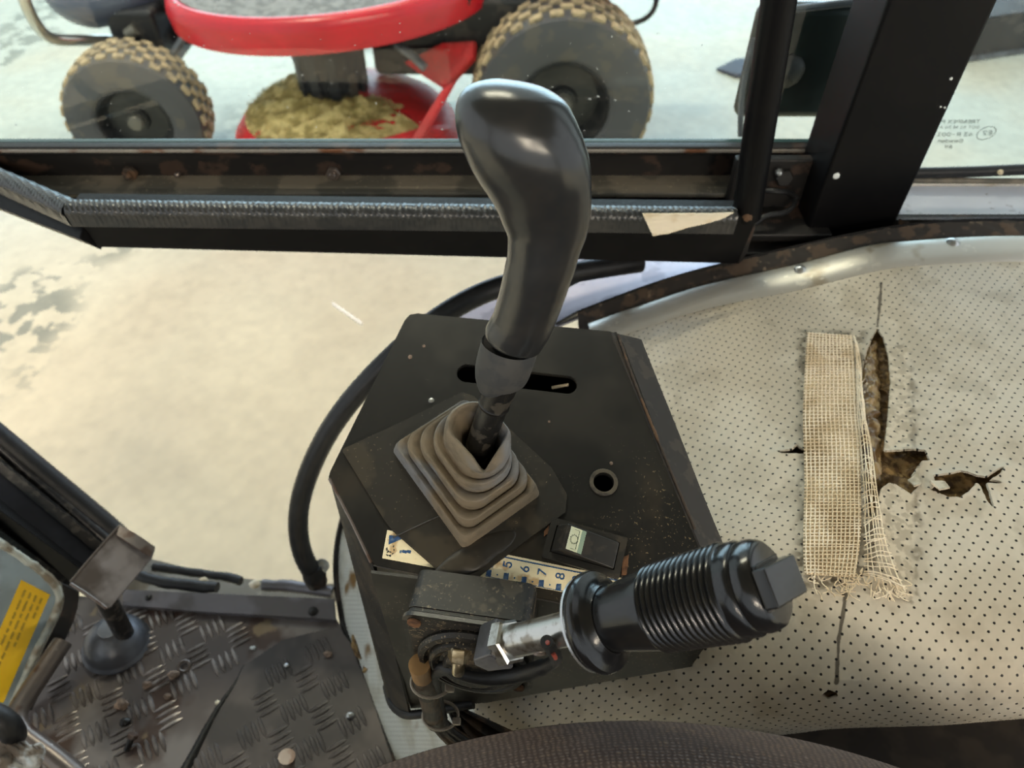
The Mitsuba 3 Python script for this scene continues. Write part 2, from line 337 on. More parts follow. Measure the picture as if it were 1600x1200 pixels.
# lamps of the workshop ceiling, above and behind the cab
for (lx, ly, lz), (sx, sy) in LAMPS:
    t = thing('ceiling_lamp', 'long white workshop ceiling lamp ' + LAMP_WHERE[LAMPS.index(((lx, ly, lz), (sx, sy)))], 'lamp', 'workshop ceiling lamps')
    k = len(labels) - 1
    body = bx(lx - sx / 2 - .03, lx + sx / 2 + .03, ly - sy / 2 - .03, ly + sy / 2 + .03, lz + .005, lz + .07, .01)
    obj('housing', body, 'lamp_white', t)
    rect = trimesh.Trimesh([[lx - sx / 2, ly - sy / 2, lz], [lx - sx / 2, ly + sy / 2, lz], [lx + sx / 2, ly + sy / 2, lz], [lx + sx / 2, ly - sy / 2, lz]], [[0, 1, 2], [0, 2, 3]], process=False)
    pw = LAMP_POWER[sum(x.startswith('ceiling_lamp') and '__' not in x for x in labels) - 1]
    kk = numbered(t + '__diffuser'); scene[kk] = {**mikit.ply(rect, 'mat_lamp_white'), 'emitter': {'type': 'area', 'radiance': {'type': 'rgb', 'value': [pw * 1.0, pw * .86, pw * .66]}}}

# the workshop's translucent roll-up door, daylight behind it
dq = thing('rollup_door', 'wide translucent workshop door with daylight behind it, beyond the riding mower', 'door')
DOOR_W, DOOR_Y = (-4.0, 4.5), 7.6
for k in range(7):
    z0_ = .25 + k * .5; rect = trimesh.Trimesh([[DOOR_W[0], DOOR_Y, z0_], [DOOR_W[1], DOOR_Y, z0_], [DOOR_W[1], DOOR_Y, z0_ + .46], [DOOR_W[0], DOOR_Y, z0_ + .46]], [[0, 1, 2], [0, 2, 3]], process=False)
    kk = numbered(dq + '__panel'); scene[kk] = {**mikit.ply(rect, 'mat_lamp_white'), 'emitter': {'type': 'area', 'radiance': {'type': 'rgb', 'value': DAYLIGHT}}}
    obj('panel_rail', bx(DOOR_W[0] - .1, DOOR_W[1] + .1, DOOR_Y + .002, DOOR_Y + .06, z0_ + .455, z0_ + .505, .004), 'black_paint', dq)
YW = .75                                     # plane of the cab's side windows
# cab roof and the far side's posts: they shade the cab
obj('ceiling', bx(-1.25, 1.1, -.75, .84, H + .62, H + .70, .02), 'roof_liner', kind='structure')
for k, (px_, py_) in enumerate(((-1.15, -.7), (.9, -.7), (.95, .70))):
    obj('wall_rear' if k == 2 else ('wall_far' if k == 0 else 'wall_far_post'), bx(px_ - .04, px_ + .04, py_ - .04, py_ + .04, .35, H + .62, .01), 'black_paint', kind='structure')
obj('trim_1', bx(-1.15, .95, -.78, -.70, .30, .78, .01), 'black_paint', kind='structure')

# ---------------------------------------------------------------- side window with its glass, seal and specks
x0, x1 = -1.12, .345
ztop, zs = H + .62, at_y(700, 213, YW)[2]
w = thing('window_1', None, None); labels.pop(w, None); tag(w, kind='structure')
pane = trimesh.Trimesh([[x0, YW, zs - .004], [x1, YW, zs - .004], [x1, YW, ztop], [x0, YW, ztop]], [[0, 1, 2], [0, 2, 3]], process=False)
obj('pane', pane, 'glass', w, smooth=False)
obj('glass_edge', bx(x0, x1, YW - .004, YW + .004, zs - .010, zs - .0045, .001), 'glass_edge', w)
obj('rubber_seal', bx(x0, x1, YW - .008, YW + .01, zs - .020, zs - .0102, .003), 'rubber_black', w)
sp = []
for _ in range(520):
    sx_, sz_ = rng.uniform(-.75, .2), rng.uniform(zs + .005, zs + .36)
    r_ = abs(rng.normal(0, .00028)) + .00018
    if rng.random() < .06: r_ *= 2.2
    d = trimesh.creation.icosphere(0, 1.0); d.apply_scale([r_ * rng.uniform(.7, 1.8), .0002, r_]); d.apply_translation([sx_, YW - .0003, sz_]); sp.append(d)
obj('dirt_speck', join(*sp), 'dust_speck', w, label='pale dust specks and splashes dried on the window glass', kind='stuff', smooth=True)

# lower rail of the window frame: flange, recess, ledge and lip
rail = thing('window_rail', 'black rusty steel window rail below the side window, bolted, partly behind the gear lever', 'window frame')
Y2 = .742
def zy(py, y): return at_y(800, py, y)[2]
obj('top_flange', bx(x0, x1 - .01, Y2 - .012, YW - .0085, zy(243, Y2 - .012), zy(230, Y2 - .012), .0015), 'black_rust', rail)
obj('flange_edge', bx(x0, x1 - .012, Y2 - .0135, Y2 - .011, zy(237, Y2 - .013) - .0012, zy(234, Y2 - .013), .0005), 'bright_edge', rail, label='bare scratched edge of the flange')
obj('back_plate', bx(x0, x1 + .05, Y2 + .004, Y2 + .02, zy(300, Y2), zy(240, Y2 - .01), .001), 'black_rust', rail)
zl = zy(277, Y2)
obj('ledge', bx(x0, x1 + .0, Y2 - .034, Y2 + .006, zl - .006, zl, .002), 'ledge_grey', rail, label='dusty grey ledge of the rail')
zl2 = zl - .012
obj('lip', bx(-.43, x1, Y2 - .095, Y2 + .004, zl2 - .010, zl2, .002), 'black_rust', rail)
obj('lip', bx(x0, -.431, Y2 - .036, Y2 + .004, zl2 - .010, zl2, .002), 'black_rust', rail)
for bpx, m_ in ((205, 'rust_edge'), (522, 'worn_steel')):
    c = at_y(bpx, 269, Y2 + .002); mm = frame(c, [1, 0, 0], [0, -1, .1])
    b = obj('bolt', hexprism(.0085, .007, mm), m_, rail, label='rusty hexagon nut' if bpx == 205 else 'steel hexagon nut')
    obj('threaded_end', lathe([(.0, .006), (.0045, .006), (.0045, .012), (.003, .0135), (0, .0135)], mm, 20), m_, b)
c = at_y(279, 271, Y2 + .002); obj('screw_tip', lathe([(0, 0), (.003, 0), (.003, .006), (0, .008)], frame(c, [1, 0, 0], [0, -1, .1]), 14), 'worn_steel', rail)

# ---------------------------------------------------------------- inner bar with the embossed strip, its bent end and the tube
YB = .615
bar = thing('door_bar', 'black flat steel bar topped with an embossed vinyl strip, bent at its left end', 'door frame')
L = np.array([at_y(128, 352, YB), at_y(1153, 374, YB)])
def bar_face(pts, y): return [at_y(a, b, y) for a, b in pts]
obj('flat_bar', plate(bar_face([(108, 325), (1150, 336), (1186, 336), (1153, 413), (152, 387)], YB), .026, .002), 'black_paint', bar)
# bent part runs outward and up to the left
A0, A1 = at_y(108, 325, YB), at_y(152, 387, YB); B0, B1 = ext(A0, at(-150, 215, .86), 1.9), ext(A1, at(-150, 268, .86), 1.9)
obj('bent_end', plate([A0, A1, B1, B0], .026, .002), 'black_paint', bar)
# vinyl strip: a soft roll over the upper edge
def roll(a, b, up, out):
    """soft vinyl roll along a-b with slanting embossed beads as real relief"""
    a, b = np.asarray(a, float), np.asarray(b, float); Lr = np.linalg.norm(b - a); n = int(Lr / .00075); t = unit(b - a); up = unit(up - t * np.dot(up, t)); out = unit(out - t * np.dot(out, t) - up * np.dot(out, up))
    ph = np.linspace(-.35, math.pi * .98, 34); prof = np.array([(.0045, -.016), (.0052, -.012)] + [(math.cos(q) * .0105 - .004, math.sin(q) * .0075) for q in ph])
    d = np.r_[0, np.cumsum(np.hypot(*np.diff(prof, axis=0).T))]; tg = np.gradient(prof, axis=0); nr_ = np.c_[tg[:, 1], -tg[:, 0]]; nr_ /= np.linalg.norm(nr_, axis=1, keepdims=True)
    s = np.linspace(0, Lr, n)[:, None]; bead = np.maximum(0, np.sin((s / .0052 + d[None] / .011) * 2 * np.pi)) * (.35 + .65 * np.maximum(0, np.cos((d[None] / .0052 + .25 * np.floor(s / .0052)) * 2 * np.pi)) )
    h = .0011 * bead * np.clip((d[None] - .006) / .004, 0, 1)
    q = prof[None] + nr_[None] * h[..., None]
    P = a + t * s[..., None] + out * q[..., :1] + up * q[..., 1:]
    return grid_mesh(P), np.dstack([np.broadcast_to(s, h.shape), np.broadcast_to(d[None], h.shape)]).reshape(-1, 2)
OUT = np.array([0, -1, 0.]); UPV = np.array([0, 0, 1.])
ra, rb = at_y(106, 329, YB - .002), at_y(1150, 341, YB - .002)
m, uv = roll(ra, rb, UPV, OUT); obj('embossed_strip', m, 'embossed_vinyl', bar, label='embossed black vinyl strip', smooth=True, uv=uv)
rl = ext(ra, at(-150, 217, .852), 1.9); m, uv = roll(rl, ra, UPV, OUT + np.array([-.5, 0, 0])); obj('embossed_strip', m, 'embossed_vinyl', bar, label='embossed black vinyl strip on the bent end', smooth=True, uv=uv)
# torn tape on the strip
tp = [at_y(a, b, YB - .0135) for a, b in ((1003, 331), (1146, 330), (1120, 342), (1060, 357), (1020, 367), (1014, 355))]
P = np.array(tp); g = plate(P, .0012)
g = g.subdivide().subdivide(); g.vertices[:, 1] += -.003 + .004 * (meshkit.fbm(g.vertices * 90, 2) - .5)
obj('torn_tape', g, 'gauze', label='torn strip of white fabric tape on the right end of the door bar', cat='tape')
labels_key_tape = True
lo_, hi_ = at_y(1166, 338, YB + .012), at_y(1226, -60, YB + .012); hi_ = ext(lo_, hi_, (H + .62 - lo_[2]) / (hi_[2] - lo_[2]))
tb = thing('door_tube', 'black round steel tube rising from the right end of the door bar', 'tube')
obj('tube_body', tube([lo_ + (hi_ - lo_) * t for t in np.linspace(0, 1, 8)], .0145, 28), 'black_paint', tb)
obj('end_bracket', plate([at_y(1150, 337, YB + .004), at_y(1172, 335, YB + .004), at_y(1188, 300, YB + .012), at_y(1191, 320, YB + .012), at_y(1168, 398, YB + .004), at_y(1153, 412, YB + .004)], .014, .001), 'black_rust', tb)
obj('weld_bead', jitter(trimesh.creation.icosphere(3, .005).apply_translation(at_y(1168, 338, YB)), .002, 300), 'rust_edge', tb)

# ---------------------------------------------------------------- main post
YP = .66
zb, zt = at_y(1272, 384, YP)[2], H + .62
post = thing('cab_post', 'thick black square cab post standing between the two side windows', 'post')
xl, xr = at_y(1388, 2, YP)[0], at_y(1561, 0, YP)[0]
obj('post_body', bx(xl, xr, YP, YP + .072, zb - .004, zt, .004), 'black_paint', post)
for (a, b, r_) in ((1307, 275, .0035), (1486, 123, .0015), (1470, 167, .001), (1476, 168, .001)):
    c = at_y(a, b, YP - .0005); obj('paint_chip', jitter(lathe([(0, 0), (r_, 0), (r_ * .8, .0006), (0, .0008)], frame(c, [1, 0, 0], [0, -1, 0]), 12), .0004, 900), 'dust_speck', post)
obj('weld_seam', jitter(tube([at_y(1270, 384, YP - .004), at_y(1310, 380, YP - .004), at_y(1360, 374, YP - .004), at_y(1405, 364, YP - .004), at_y(1413, 345, YP + .002)], [.003, .005, .006, .006, .005], 12).subdivide(), .003, 160), 'rust_edge', post, label='rusty weld seam at the foot')
# dark corner behind the tube: bracket, bolt, cable loop
cb = thing('hinge_bracket', 'black steel hinge bracket with a bolt in the corner beside the cab post', 'bracket')
obj('bracket_plate', bx(.24, .345, .70, .712, zy(395, .70), zy(250, .70), .002), 'black_rust', cb)
obj('bracket_foot', bx(.235, .34, .635, .71, zy(392, .64) - .012, zy(392, .64), .002), 'black_rust', cb)
c = at_y(1224, 276, .699); obj('bolt', hexprism(.0095, .007, frame(c, [1, .2, 0], [0, -1, .15])), 'black_rust', cb)
obj('grease_nipple', lathe([(0, 0), (.004, 0), (.004, .004), (.0025, .009), (0, .01)], frame(at_y(1217, 269, .694), [1, 0, 0], [-.3, -1, .4]), 16), 'rivet_metal', cb)
obj('cable_loop', tube(spline([at_y(1188, 298, .69), at_y(1215, 299, .68), at_y(1243, 308, .69), at_y(1230, 330, .67), at_y(1196, 338, .66), at_y(1180, 350, .655)], 40), .003, 10), 'rubber_black', label='thin black cable looping out of the hinge bracket', cat='cable')

# ---------------------------------------------------------------- right window with its marking and sill
w2 = thing('window_2', None, None); labels.pop(w2, None); tag(w2, kind='structure')
z2 = at_y(1500, 262, YW)[2]
pane2 = trimesh.Trimesh([[xr - .02, YW, z2 - .02], [1.0, YW, z2 - .02], [1.0, YW, ztop], [xr - .02, YW, ztop]], [[0, 1, 2], [0, 2, 3]], process=False)
obj('pane', pane2, 'glass', w2, smooth=False)
obj('rubber_seal', tube(spline([at_y(1395, 271, YW - .006), at_y(1450, 270, YW - .006), at_y(1530, 268, YW - .006), at_y(1600, 265, YW - .006), at_y(1750, 263, YW - .006)], 40), .0062, 16), 'rubber_black', w2)
obj('seal_groove', tube(spline([at_y(1395, 281, YW - .008), at_y(1470, 282, YW - .008), at_y(1600, 283, YW - .008), at_y(1750, 283, YW - .008)], 30), .0035, 12), 'ledge_grey', w2)
c = at_y(1563, 269, YW - .014); obj('dirt_lump', jitter(trimesh.creation.icosphere(2, .003).apply_translation(c), .001, 500), 'gauze', w2)
def glass_text(s, px, py, hgt, slant=.25):
    g = meshkit.text_mesh(s, hgt, .0003); v = g.vertices.copy(); x_, z_ = v[:, 0] * 1.32 + v[:, 1] * slant, v[:, 1]
    o = at_y(px, py, YW - .0016)
    return trimesh.Trimesh(np.c_[o[0] - x_, o[1] + v[:, 2], o[2] + z_], g.faces[:, ::-1], process=False)   # reads from outside, so mirrored from inside
scale_ = .88 / 1130
for s, px, py, hp in (('TREMPEX P', 1531, 193, 5.4), ('DOT 51 M 20 A', 1530, 201, 4.2), ('43 R-001', 1520, 213, 6.0), ('Sweden', 1505, 223, 5.4), ('89', 1488, 232, 5.2)):
    obj('printed_mark', glass_text(s, px, py, hp * scale_), 'print_black', w2)
a = np.linspace(0, 2 * np.pi, 41)[:-1]
ring = [at_y(1541 + 15 * math.cos(q) + 1.0 * math.sin(q), 208 - 9.5 * math.sin(q) - 4 * math.cos(q), YW - .0016) for q in a]
obj('printed_mark', loft([np.array(ring), np.array(ring) + [0, .0003, 0]], False) if False else tube(np.array(ring + ring[:1]), .00035, 6, False), 'print_black', w2)
obj('printed_mark', glass_text('E2', 1550, 211, 6.5 * scale_), 'print_black', w2)

sill = thing('grey_sill', 'painted grey window sill with a dark hollow below it, right of the cab post', 'window sill')
def xs(px, py, y): return at_y(px, py, y)[0]
S0, S1 = at_y(1380, 291, .742), at_y(1380, 339, .69)
sill_m = strip([[.40, .742, S0[2]], [.7, .742, S0[2]], [1.0, .742, S0[2]]], [[.40, .69, S1[2]], [.7, .69, S1[2]], [1.0, .69, S1[2]]], .004)
obj('sill_plate', sill_m, 'grey_sill', sill)
obj('sill_edge', tube([[.40, .744, S0[2] + .001], [1.0, .744, S0[2] + .001]], .0022, 10), 'alloy_trim', sill, label='bright bare edge of the sill')
z3 = at_y(1500, 376, .69)[2]
obj('hollow_side', strip([[.40, .69, S1[2]], [.7, .69, S1[2]], [1.0, .69, S1[2]]], [[.40, .70, z3 - .01], [.7, .70, z3 - .01], [1.0, .70, z3 - .01]], .004), 'rust_edge' if False else 'black_rust', sill)
obj('hollow_floor', bx(.395, 1.0, .60, .705, z3 - .016, z3 - .008, .002), 'black_rust', sill)

# ---------------------------------------------------------------- arch: vinyl cover, trim strip, rusty flange
zc_ = PchipInterpolator([-.35, -.1, -.02, .046, .12, .2, .3, .4, .6, 1.0], np.array([-.80, -.62, -.577, -.532, -.487, -.457, -.442, -.434, -.432, -.44]) + H)
zt_ = PchipInterpolator([-.35, -.1, 0, .1, .1375, .2, .293, .38, .5, .65, 1.0], np.array([-.82, -.67, -.60, -.540, -.522, -.494, -.466, -.438, -.430, -.432, -.44]) + H)
yf_ = PchipInterpolator([-.35, .05, .15, .3, 1.0], [.185, .18, .17, .150, .150])
YT = .585
def cover_profile(x):
    a, b, y = float(zt_(x)), float(zc_(x)), float(yf_(x)); k = float(np.clip((x - .12) / .22, 0, 1))
    return np.array([[x, YT, a], [x, .50, a * .75 + b * .25 + .004], [x, .40, a * .45 + b * .55 + .008], [x, .30, a * .15 + b * .85 + .009], [x, y + .085, b + .004], [x, y + .045, b - .006], [x, y + .014, b - .028], [x, y + k * .012, b - .065 + k * .014], [x, y - .006 + k * .056, b - .13 + k * .02], [x, y - .01 + k * .075, b - .22], [x, y - .012 + k * .09, .36]])
NX, NT = 300, 260
XS = np.linspace(-.03, .95, NX); tt = np.r_[0, np.cumsum([.085, .1, .1, .065, .042, .038, .042, .066, .09, .2])]
G = np.zeros((NX, NT, 3)); ts = np.linspace(0, tt[-1], NT)
for i, x in enumerate(XS): G[i] = CubicSpline(tt, cover_profile(x))(ts)
# gentle dents and creases of old vinyl
_pt = np.dstack([np.broadcast_to(XS[:, None], (NX, NT)), np.broadcast_to(ts[None], (NX, NT)), np.zeros((NX, NT))])
G[..., 2] += .003 * (meshkit.fbm(_pt * 9, 3, 3) - .5)
SPX, SPY, SPZ = (RectBivariateSpline(XS, ts, G[..., k], kx=3, ky=3, s=0) for k in range(3))
def S(u, v, lift=0.0):
    u, v = np.asarray(u, float), np.asarray(v, float)
    p = np.stack([s.ev(u, v) for s in (SPX, SPY, SPZ)], -1)
    if np.any(lift):
        du = np.stack([s.ev(u, v, dx=1) for s in (SPX, SPY, SPZ)], -1); dv = np.stack([s.ev(u, v, dy=1) for s in (SPX, SPY, SPZ)], -1)
        n = np.cross(dv, du); n /= np.linalg.norm(n, axis=-1, keepdims=True); n *= np.sign(n[..., 2:3] - n[..., 1:2]); p = p + n * np.asarray(lift)[..., None] if np.ndim(lift) else p + n * lift
    return p
def project(p):
    q = p - EYE; d = q @ FW; return 800 + FPX * (q @ RT) / d, 600 - FPX * (q @ UP) / d
sub = G[::3, ::2]; qx, qy = project(sub.reshape(-1, 3)); uu, vv = np.meshgrid(XS[::3], ts[::2], indexing='ij')
vis = vv.ravel() < .62
_inv = LinearNDInterpolator(np.c_[qx, qy][vis], np.c_[uu.ravel(), vv.ravel()][vis])
def cov(pts): return _inv(np.asarray(pts, float))
TEARS = [[(1370, 515), (1380, 530), (1388, 560), (1391, 600), (1388, 640), (1384, 680), (1380, 707), (1400, 706), (1425, 704), (1445, 706), (1452, 722), (1440, 722), (1430, 735), (1424, 745), (1428, 755), (1434, 762), (1422, 775), (1412, 768), (1400, 760), (1388, 757), (1376, 765), (1370, 790), (1362, 815), (1354, 790), (1350, 740), (1346, 690), (1342, 640), (1345, 590), (1354, 550), (1363, 528)],
         [(1458, 745), (1480, 742), (1500, 738), (1512, 740), (1525, 745), (1540, 747), (1558, 735), (1568, 731), (1562, 742), (1545, 752), (1560, 754), (1567, 756), (1560, 758), (1540, 757), (1546, 775), (1552, 798), (1543, 788), (1532, 765), (1525, 756), (1515, 768), (1500, 779), (1480, 779), (1462, 771), (1450, 768), (1460, 760)],
         [(1214, 708), (1238, 704), (1245, 697), (1252, 704), (1270, 705), (1270, 713), (1245, 711), (1220, 711)],
         [(1282, 1080), (1300, 1071), (1312, 1066), (1319, 1074), (1308, 1085), (1290, 1091)],
         [(1206, 1084), (1212, 1086), (1216, 1096), (1208, 1094)]]
TU = [Polygon(cov(t)).buffer(0) for t in TEARS]
TALL = shapely.union_all(TU)
# fine grid around the tears, clipped at their outline
def clip_by(verts2, faces, sd):
    """keeps sd > 0; cuts triangles along sd = 0"""
    V = list(map(tuple, verts2)); D = list(sd); out = []; memo = {}
    def cut(i, j):
        k = (min(i, j), max(i, j))
        if k not in memo:
            t = D[i] / (D[i] - D[j]); V.append(tuple(np.asarray(V[i]) + t * (np.asarray(V[j]) - np.asarray(V[i])))); D.append(0.0); memo[k] = len(V) - 1
        return memo[k]
    pos = sd[faces] > 0; n = pos.sum(1); out = [faces[n == 3]]; extra = []
    for f, q in zip(faces[(n == 1) | (n == 2)], pos[(n == 1) | (n == 2)]):
        if q.sum() == 1:
            k = int(np.argmax(q)); a, b, c = f[k], f[(k + 1) % 3], f[(k + 2) % 3]; extra.append((a, cut(a, b), cut(c, a)))
        else:
            k = int(np.argmin(q)); a, b, c = f[k], f[(k + 1) % 3], f[(k + 2) % 3]; p_, q_ = cut(a, b), cut(c, a); extra += [(p_, b, c), (p_, c, q_)]
    if extra: out.append(np.array(extra))
    return np.array(V), np.concatenate(out)
gu = np.unique(np.r_[np.linspace(-.03, .2, 60), np.linspace(.2, .56, 330), np.linspace(.56, .95, 50)])
gv = np.unique(np.r_[np.linspace(0, .06, 20), np.linspace(.06, .42, 320), np.linspace(.42, tt[-1], 40)])
UU, VV = np.meshgrid(gu, gv, indexing='ij'); idx = np.arange(UU.size).reshape(UU.shape)
a, b, c, d = idx[:-1, :-1].ravel(), idx[1:, :-1].ravel(), idx[1:, 1:].ravel(), idx[:-1, 1:].ravel()
F2 = np.vstack([np.c_[a, c, b], np.c_[a, d, c]]); V2 = np.c_[UU.ravel(), VV.ravel()]
pts_ = shapely.points(V2); sd = shapely.distance(pts_, TALL); inside = shapely.contains(TALL, pts_); sd = np.where(inside, -shapely.distance(pts_, TALL.boundary), sd)
sd += .0012 * (meshkit.fbm(np.c_[V2 * 420, np.zeros(len(V2))], 3, 5) - .5) * (np.abs(sd) < .003)
V2c, F2c = clip_by(V2, F2, sd)
curl = np.exp(-(shapely.distance(shapely.points(V2c), TALL) / .006)) * .0022
P3 = S(V2c[:, 0], V2c[:, 1], curl)
cover = thing('wheel_arch_cover', 'torn grey perforated vinyl cover over the wheel arch beside the seat', 'vinyl cover')
keep = np.unique(F2c); remap = -np.ones(len(V2c), int); remap[keep] = np.arange(len(keep)); F2c = remap[F2c]; P3, V2c = P3[keep], V2c[keep]
cm = trimesh.Trimesh(P3, F2c, process=False)
sol = solidify(cm, .0016); obj('perforated_top', sol, 'perforated_vinyl', cover, smooth=True, uv=np.vstack([V2c, V2c]))
# what the tears lay bare: foam below, its glossy edge along the long slit
def cover_patch(u0, u1, v0, v1, nu, nv, depth):
    a, b = np.meshgrid(np.linspace(u0, u1, nu), np.linspace(v0, v1, nv), indexing='ij')
    P = S(a, b, depth(a, b)); m = grid_mesh(P)
    return m
c0 = cov([(1370, 620)])[0]
b_ = TALL.bounds
def foam_depth(a, b):
    n = meshkit.fbm(np.dstack([a * 130, b * 130, np.zeros_like(a)]), 4, 2)
    d = -.011 + .012 * (n - .5)
    return d
obj('foam_padding', cover_patch(b_[0] - .02, b_[2] + .02, b_[1] - .02, min(b_[3] + .02, .5), 260, 260, foam_depth), 'foam', cover, label='brown foam padding bared by the tears', smooth=True)
sl = cov([(1362, 530), (1358, 560), (1358, 600), (1358, 650), (1362, 700), (1366, 745)])
rad = [.004, .0075, .0085, .0085, .0075, .005]
path = spline(S(sl[:, 0], sl[:, 1], -.0065), 40); rr = np.interp(np.linspace(0, 1, 40), np.linspace(0, 1, 6), rad)
obj('foam_edge', jitter(tube(path, rr, 24).subdivide(), .0035, 210, 4), 'glue_foam', cover, label='glossy glue-soaked foam edge along the long slit', smooth=True)
for q in ([(1418, 752), (1432, 742), (1437, 762), (1424, 768)], [(1452, 752), (1474, 756), (1480, 768), (1464, 774), (1450, 766)]):
    qq = cov(q); g = trimesh.Trimesh(S(qq[:, 0], qq[:, 1], .0015 + .002 * np.arange(len(q)) % 2), [[0, i + 1, i + 2][::-1] for i in range(len(q) - 2)], process=False)
    obj('vinyl_flap', jitter(solidify(g, .0012).subdivide().subdivide(), .0008, 300), 'vinyl_scrap', cover, label='loose scrap of vinyl at the edge of a tear')

# colours of the cover follow marks at fixed places of the vinyl
def _quad(*q):
    c = cov(q); c = c if Polygon(c).exterior.is_ccw else c[::-1]
    return [(float(a[0]), float(a[1]), float((b - a)[1] / np.linalg.norm(b - a)), float(-(b - a)[0] / np.linalg.norm(b - a))) for a, b in zip(c, np.roll(c, -1, 0))]
RB = _quad((1384, 545), (1422, 540), (1428, 940), (1360, 925), (1364, 800)); TB = _quad((1257, 522), (1340, 524), (1346, 905), (1252, 905))
def quad_sd(q, u, v):
    d = mi.Float(-9)
    for ax_, ay_, nx_, ny_ in q: d = dr.maximum(d, (u - ax_) * nx_ + (v - ay_) * ny_)
    return d
def RES(u, v):
    n = (fbm(u * 110, v * 110, 4., 3) - .5) * .010
    return smoothstep(.002, -.004, quad_sd(RB, u, v) + n)
def RIM(u, v):
    n = (fbm(u * 90, v * 90, 6., 3) - .5) * .006
    d1, d2 = quad_sd(TB, u, v), quad_sd(RB, u, v)
    return dr.clip(smoothstep(.009, .0, dr.abs(d1 - .001) + n) * .8 + smoothstep(.004, .0, dr.abs(d2) + n) * .55, 0, .85)
SM = [cov([p_, q_]) for p_, q_ in (((1377, 442), (1371, 512)), ((1322, 925), (1310, 1000)), ((1310, 1000), (1306, 1066)))]
def SEAM(u, v):
    d = mi.Float(9)
    for s_ in SM:
        if not np.isnan(s_).any(): d = dr.minimum(d, seg_d(u, v, tuple(map(float, s_[0])), tuple(map(float, s_[1]))))
    d = d + (fbm(u * 200, v * 200, 3., 2) - .5) * .0014
    return smoothstep(.0016, .0006, d) * .85

# trim strip with rivets
tr_x = np.linspace(.085, .95, 90)
strip_pts = []
prof = [(.018, -.006), (.016, .001), (.010, .0045), (0, .0055), (-.012, .0045), (-.022, .001), (-.026, -.003)]
P = np.array([[[x, YT + a, float(zt_(x)) + b + .002] for a, b in prof] for x in tr_x])
trm = grid_mesh(P);
if trm.face_normals.mean(0)[2] < 0: trm = trimesh.Trimesh(trm.vertices, trm.faces[:, ::-1], process=False)
tk = thing('trim_strip', 'curved bare alloy trim strip riveted along the outer edge of the vinyl cover', 'trim strip')
obj('strip_body', solidify(trm, .0015), 'alloy_trim', tk, smooth=True)
for px, py in ((1247, 437), (1478, 405)):
    c = at_y(px, py, YT)
    x = c[0]; zz = float(zt_(x)) + .007
    obj('rivet', lathe([(0, -.001), (.0065, -.001), (.0062, .001), (.0035, .0032), (0, .0038)], frame([x, YT + .002, zz], [1, 0, 0], [0, -.15, 1]), 24), 'rivet_metal', tk, label='round rivet head')
fl = thing('arch_flange', 'black steel wheel arch flange with a rust-eaten edge, beyond the trim strip', 'flange')
xx = np.linspace(.03, 1.0, 50)
up_ = np.array([at_y(a, b, .66) for a, b in ((862, 512), (960, 470), (1060, 437), (1150, 415), (1272, 388), (1410, 372), (1600, 374), (1800, 380))])
mid = np.array([[x, YT + .036, float(zt_(x)) + .006] for x in (.075, .12, .18, .24, .32, .42, .56, .72)])
low = np.array([[x, YT + .012, float(zt_(x)) - .002] for x in (.075, .12, .18, .24, .32, .42, .56, .72)])
obj('flange_top', strip(up_, mid, .003), 'black_paint', fl)
obj('rust_band', jitter(strip(mid + [0, .002, .0008], low + [0, 0, .001], .003, 90).subdivide(), .002, 120), 'flange_rust', fl, label='rust-eaten edge of the flange')
# silver mudguard outside, below the door bar
sf = thing('silver_mudguard', 'pale silver mudguard outside the cab, below the right end of the door bar', 'mudguard')
obj('guard_plate', strip([at(640, 560, 1.00), at(700, 478, .98), at(790, 430, .96), at(905, 402, .95), at(1130, 380, .93)], [at(690, 620, .93), at(780, 555, .90), at(860, 515, .88), at(980, 468, .87), at(1150, 418, .86)], .003), 'silver_fender', sf)
obj('guard_bead', tube(spline([at(820, 476, .885), at(880, 447, .88), at(950, 415, .875), at(1010, 398, .87)], 30), .0045, 12), 'black_rust', sf, label='dark bead along the mudguard')

# ================================================================ console
CO = EYE + np.array([0, .2205, -.396]); CA = math.atan(.2566); CN = np.array([0, -math.sin(CA), math.cos(CA)])
def cp(px, py, lift=0.0): return at_plane(px, py, CO + CN * lift, CN)
con = thing('control_console', 'black sheet metal control console with a slot and a round hole, carrying the gear lever', 'console')
outline = [(652, 489), (800, 503), (953, 517), (966, 522), (975, 538), (1080, 820), (1142, 975), (1135, 990), (1000, 966), (880, 942), (700, 906), (588, 884), (578, 876), (517, 757), (513, 745), (516, 735), (632, 500), (640, 491)]
top = [cp(a, b) for a, b in outline]
def stadium(p, q, r, n=10):
    p, q = np.asarray(p, float), np.asarray(q, float); t = unit(q - p); nrm = np.cross(CN, t); a = np.linspace(-math.pi / 2, math.pi / 2, n)
    return [q + r * (math.cos(x) * t + math.sin(x) * nrm) for x in a] + [p + r * (-math.cos(x) * t - math.sin(x) * nrm) for x in a]
slot = stadium(cp(729, 583), cp(886, 601), .0068)
hole_c = cp(943, 754); ca = np.linspace(0, 2 * math.pi, 25)[:-1]
xh = np.array([1.0, 0, 0]); yh = np.cross(CN, xh)
hole = [hole_c + .0063 * (math.cos(x) * xh + math.sin(x) * yh) for x in ca]
obj('top_plate', plate(top, .003, .0008, holes=[slot, hole]), 'console_paint', con)
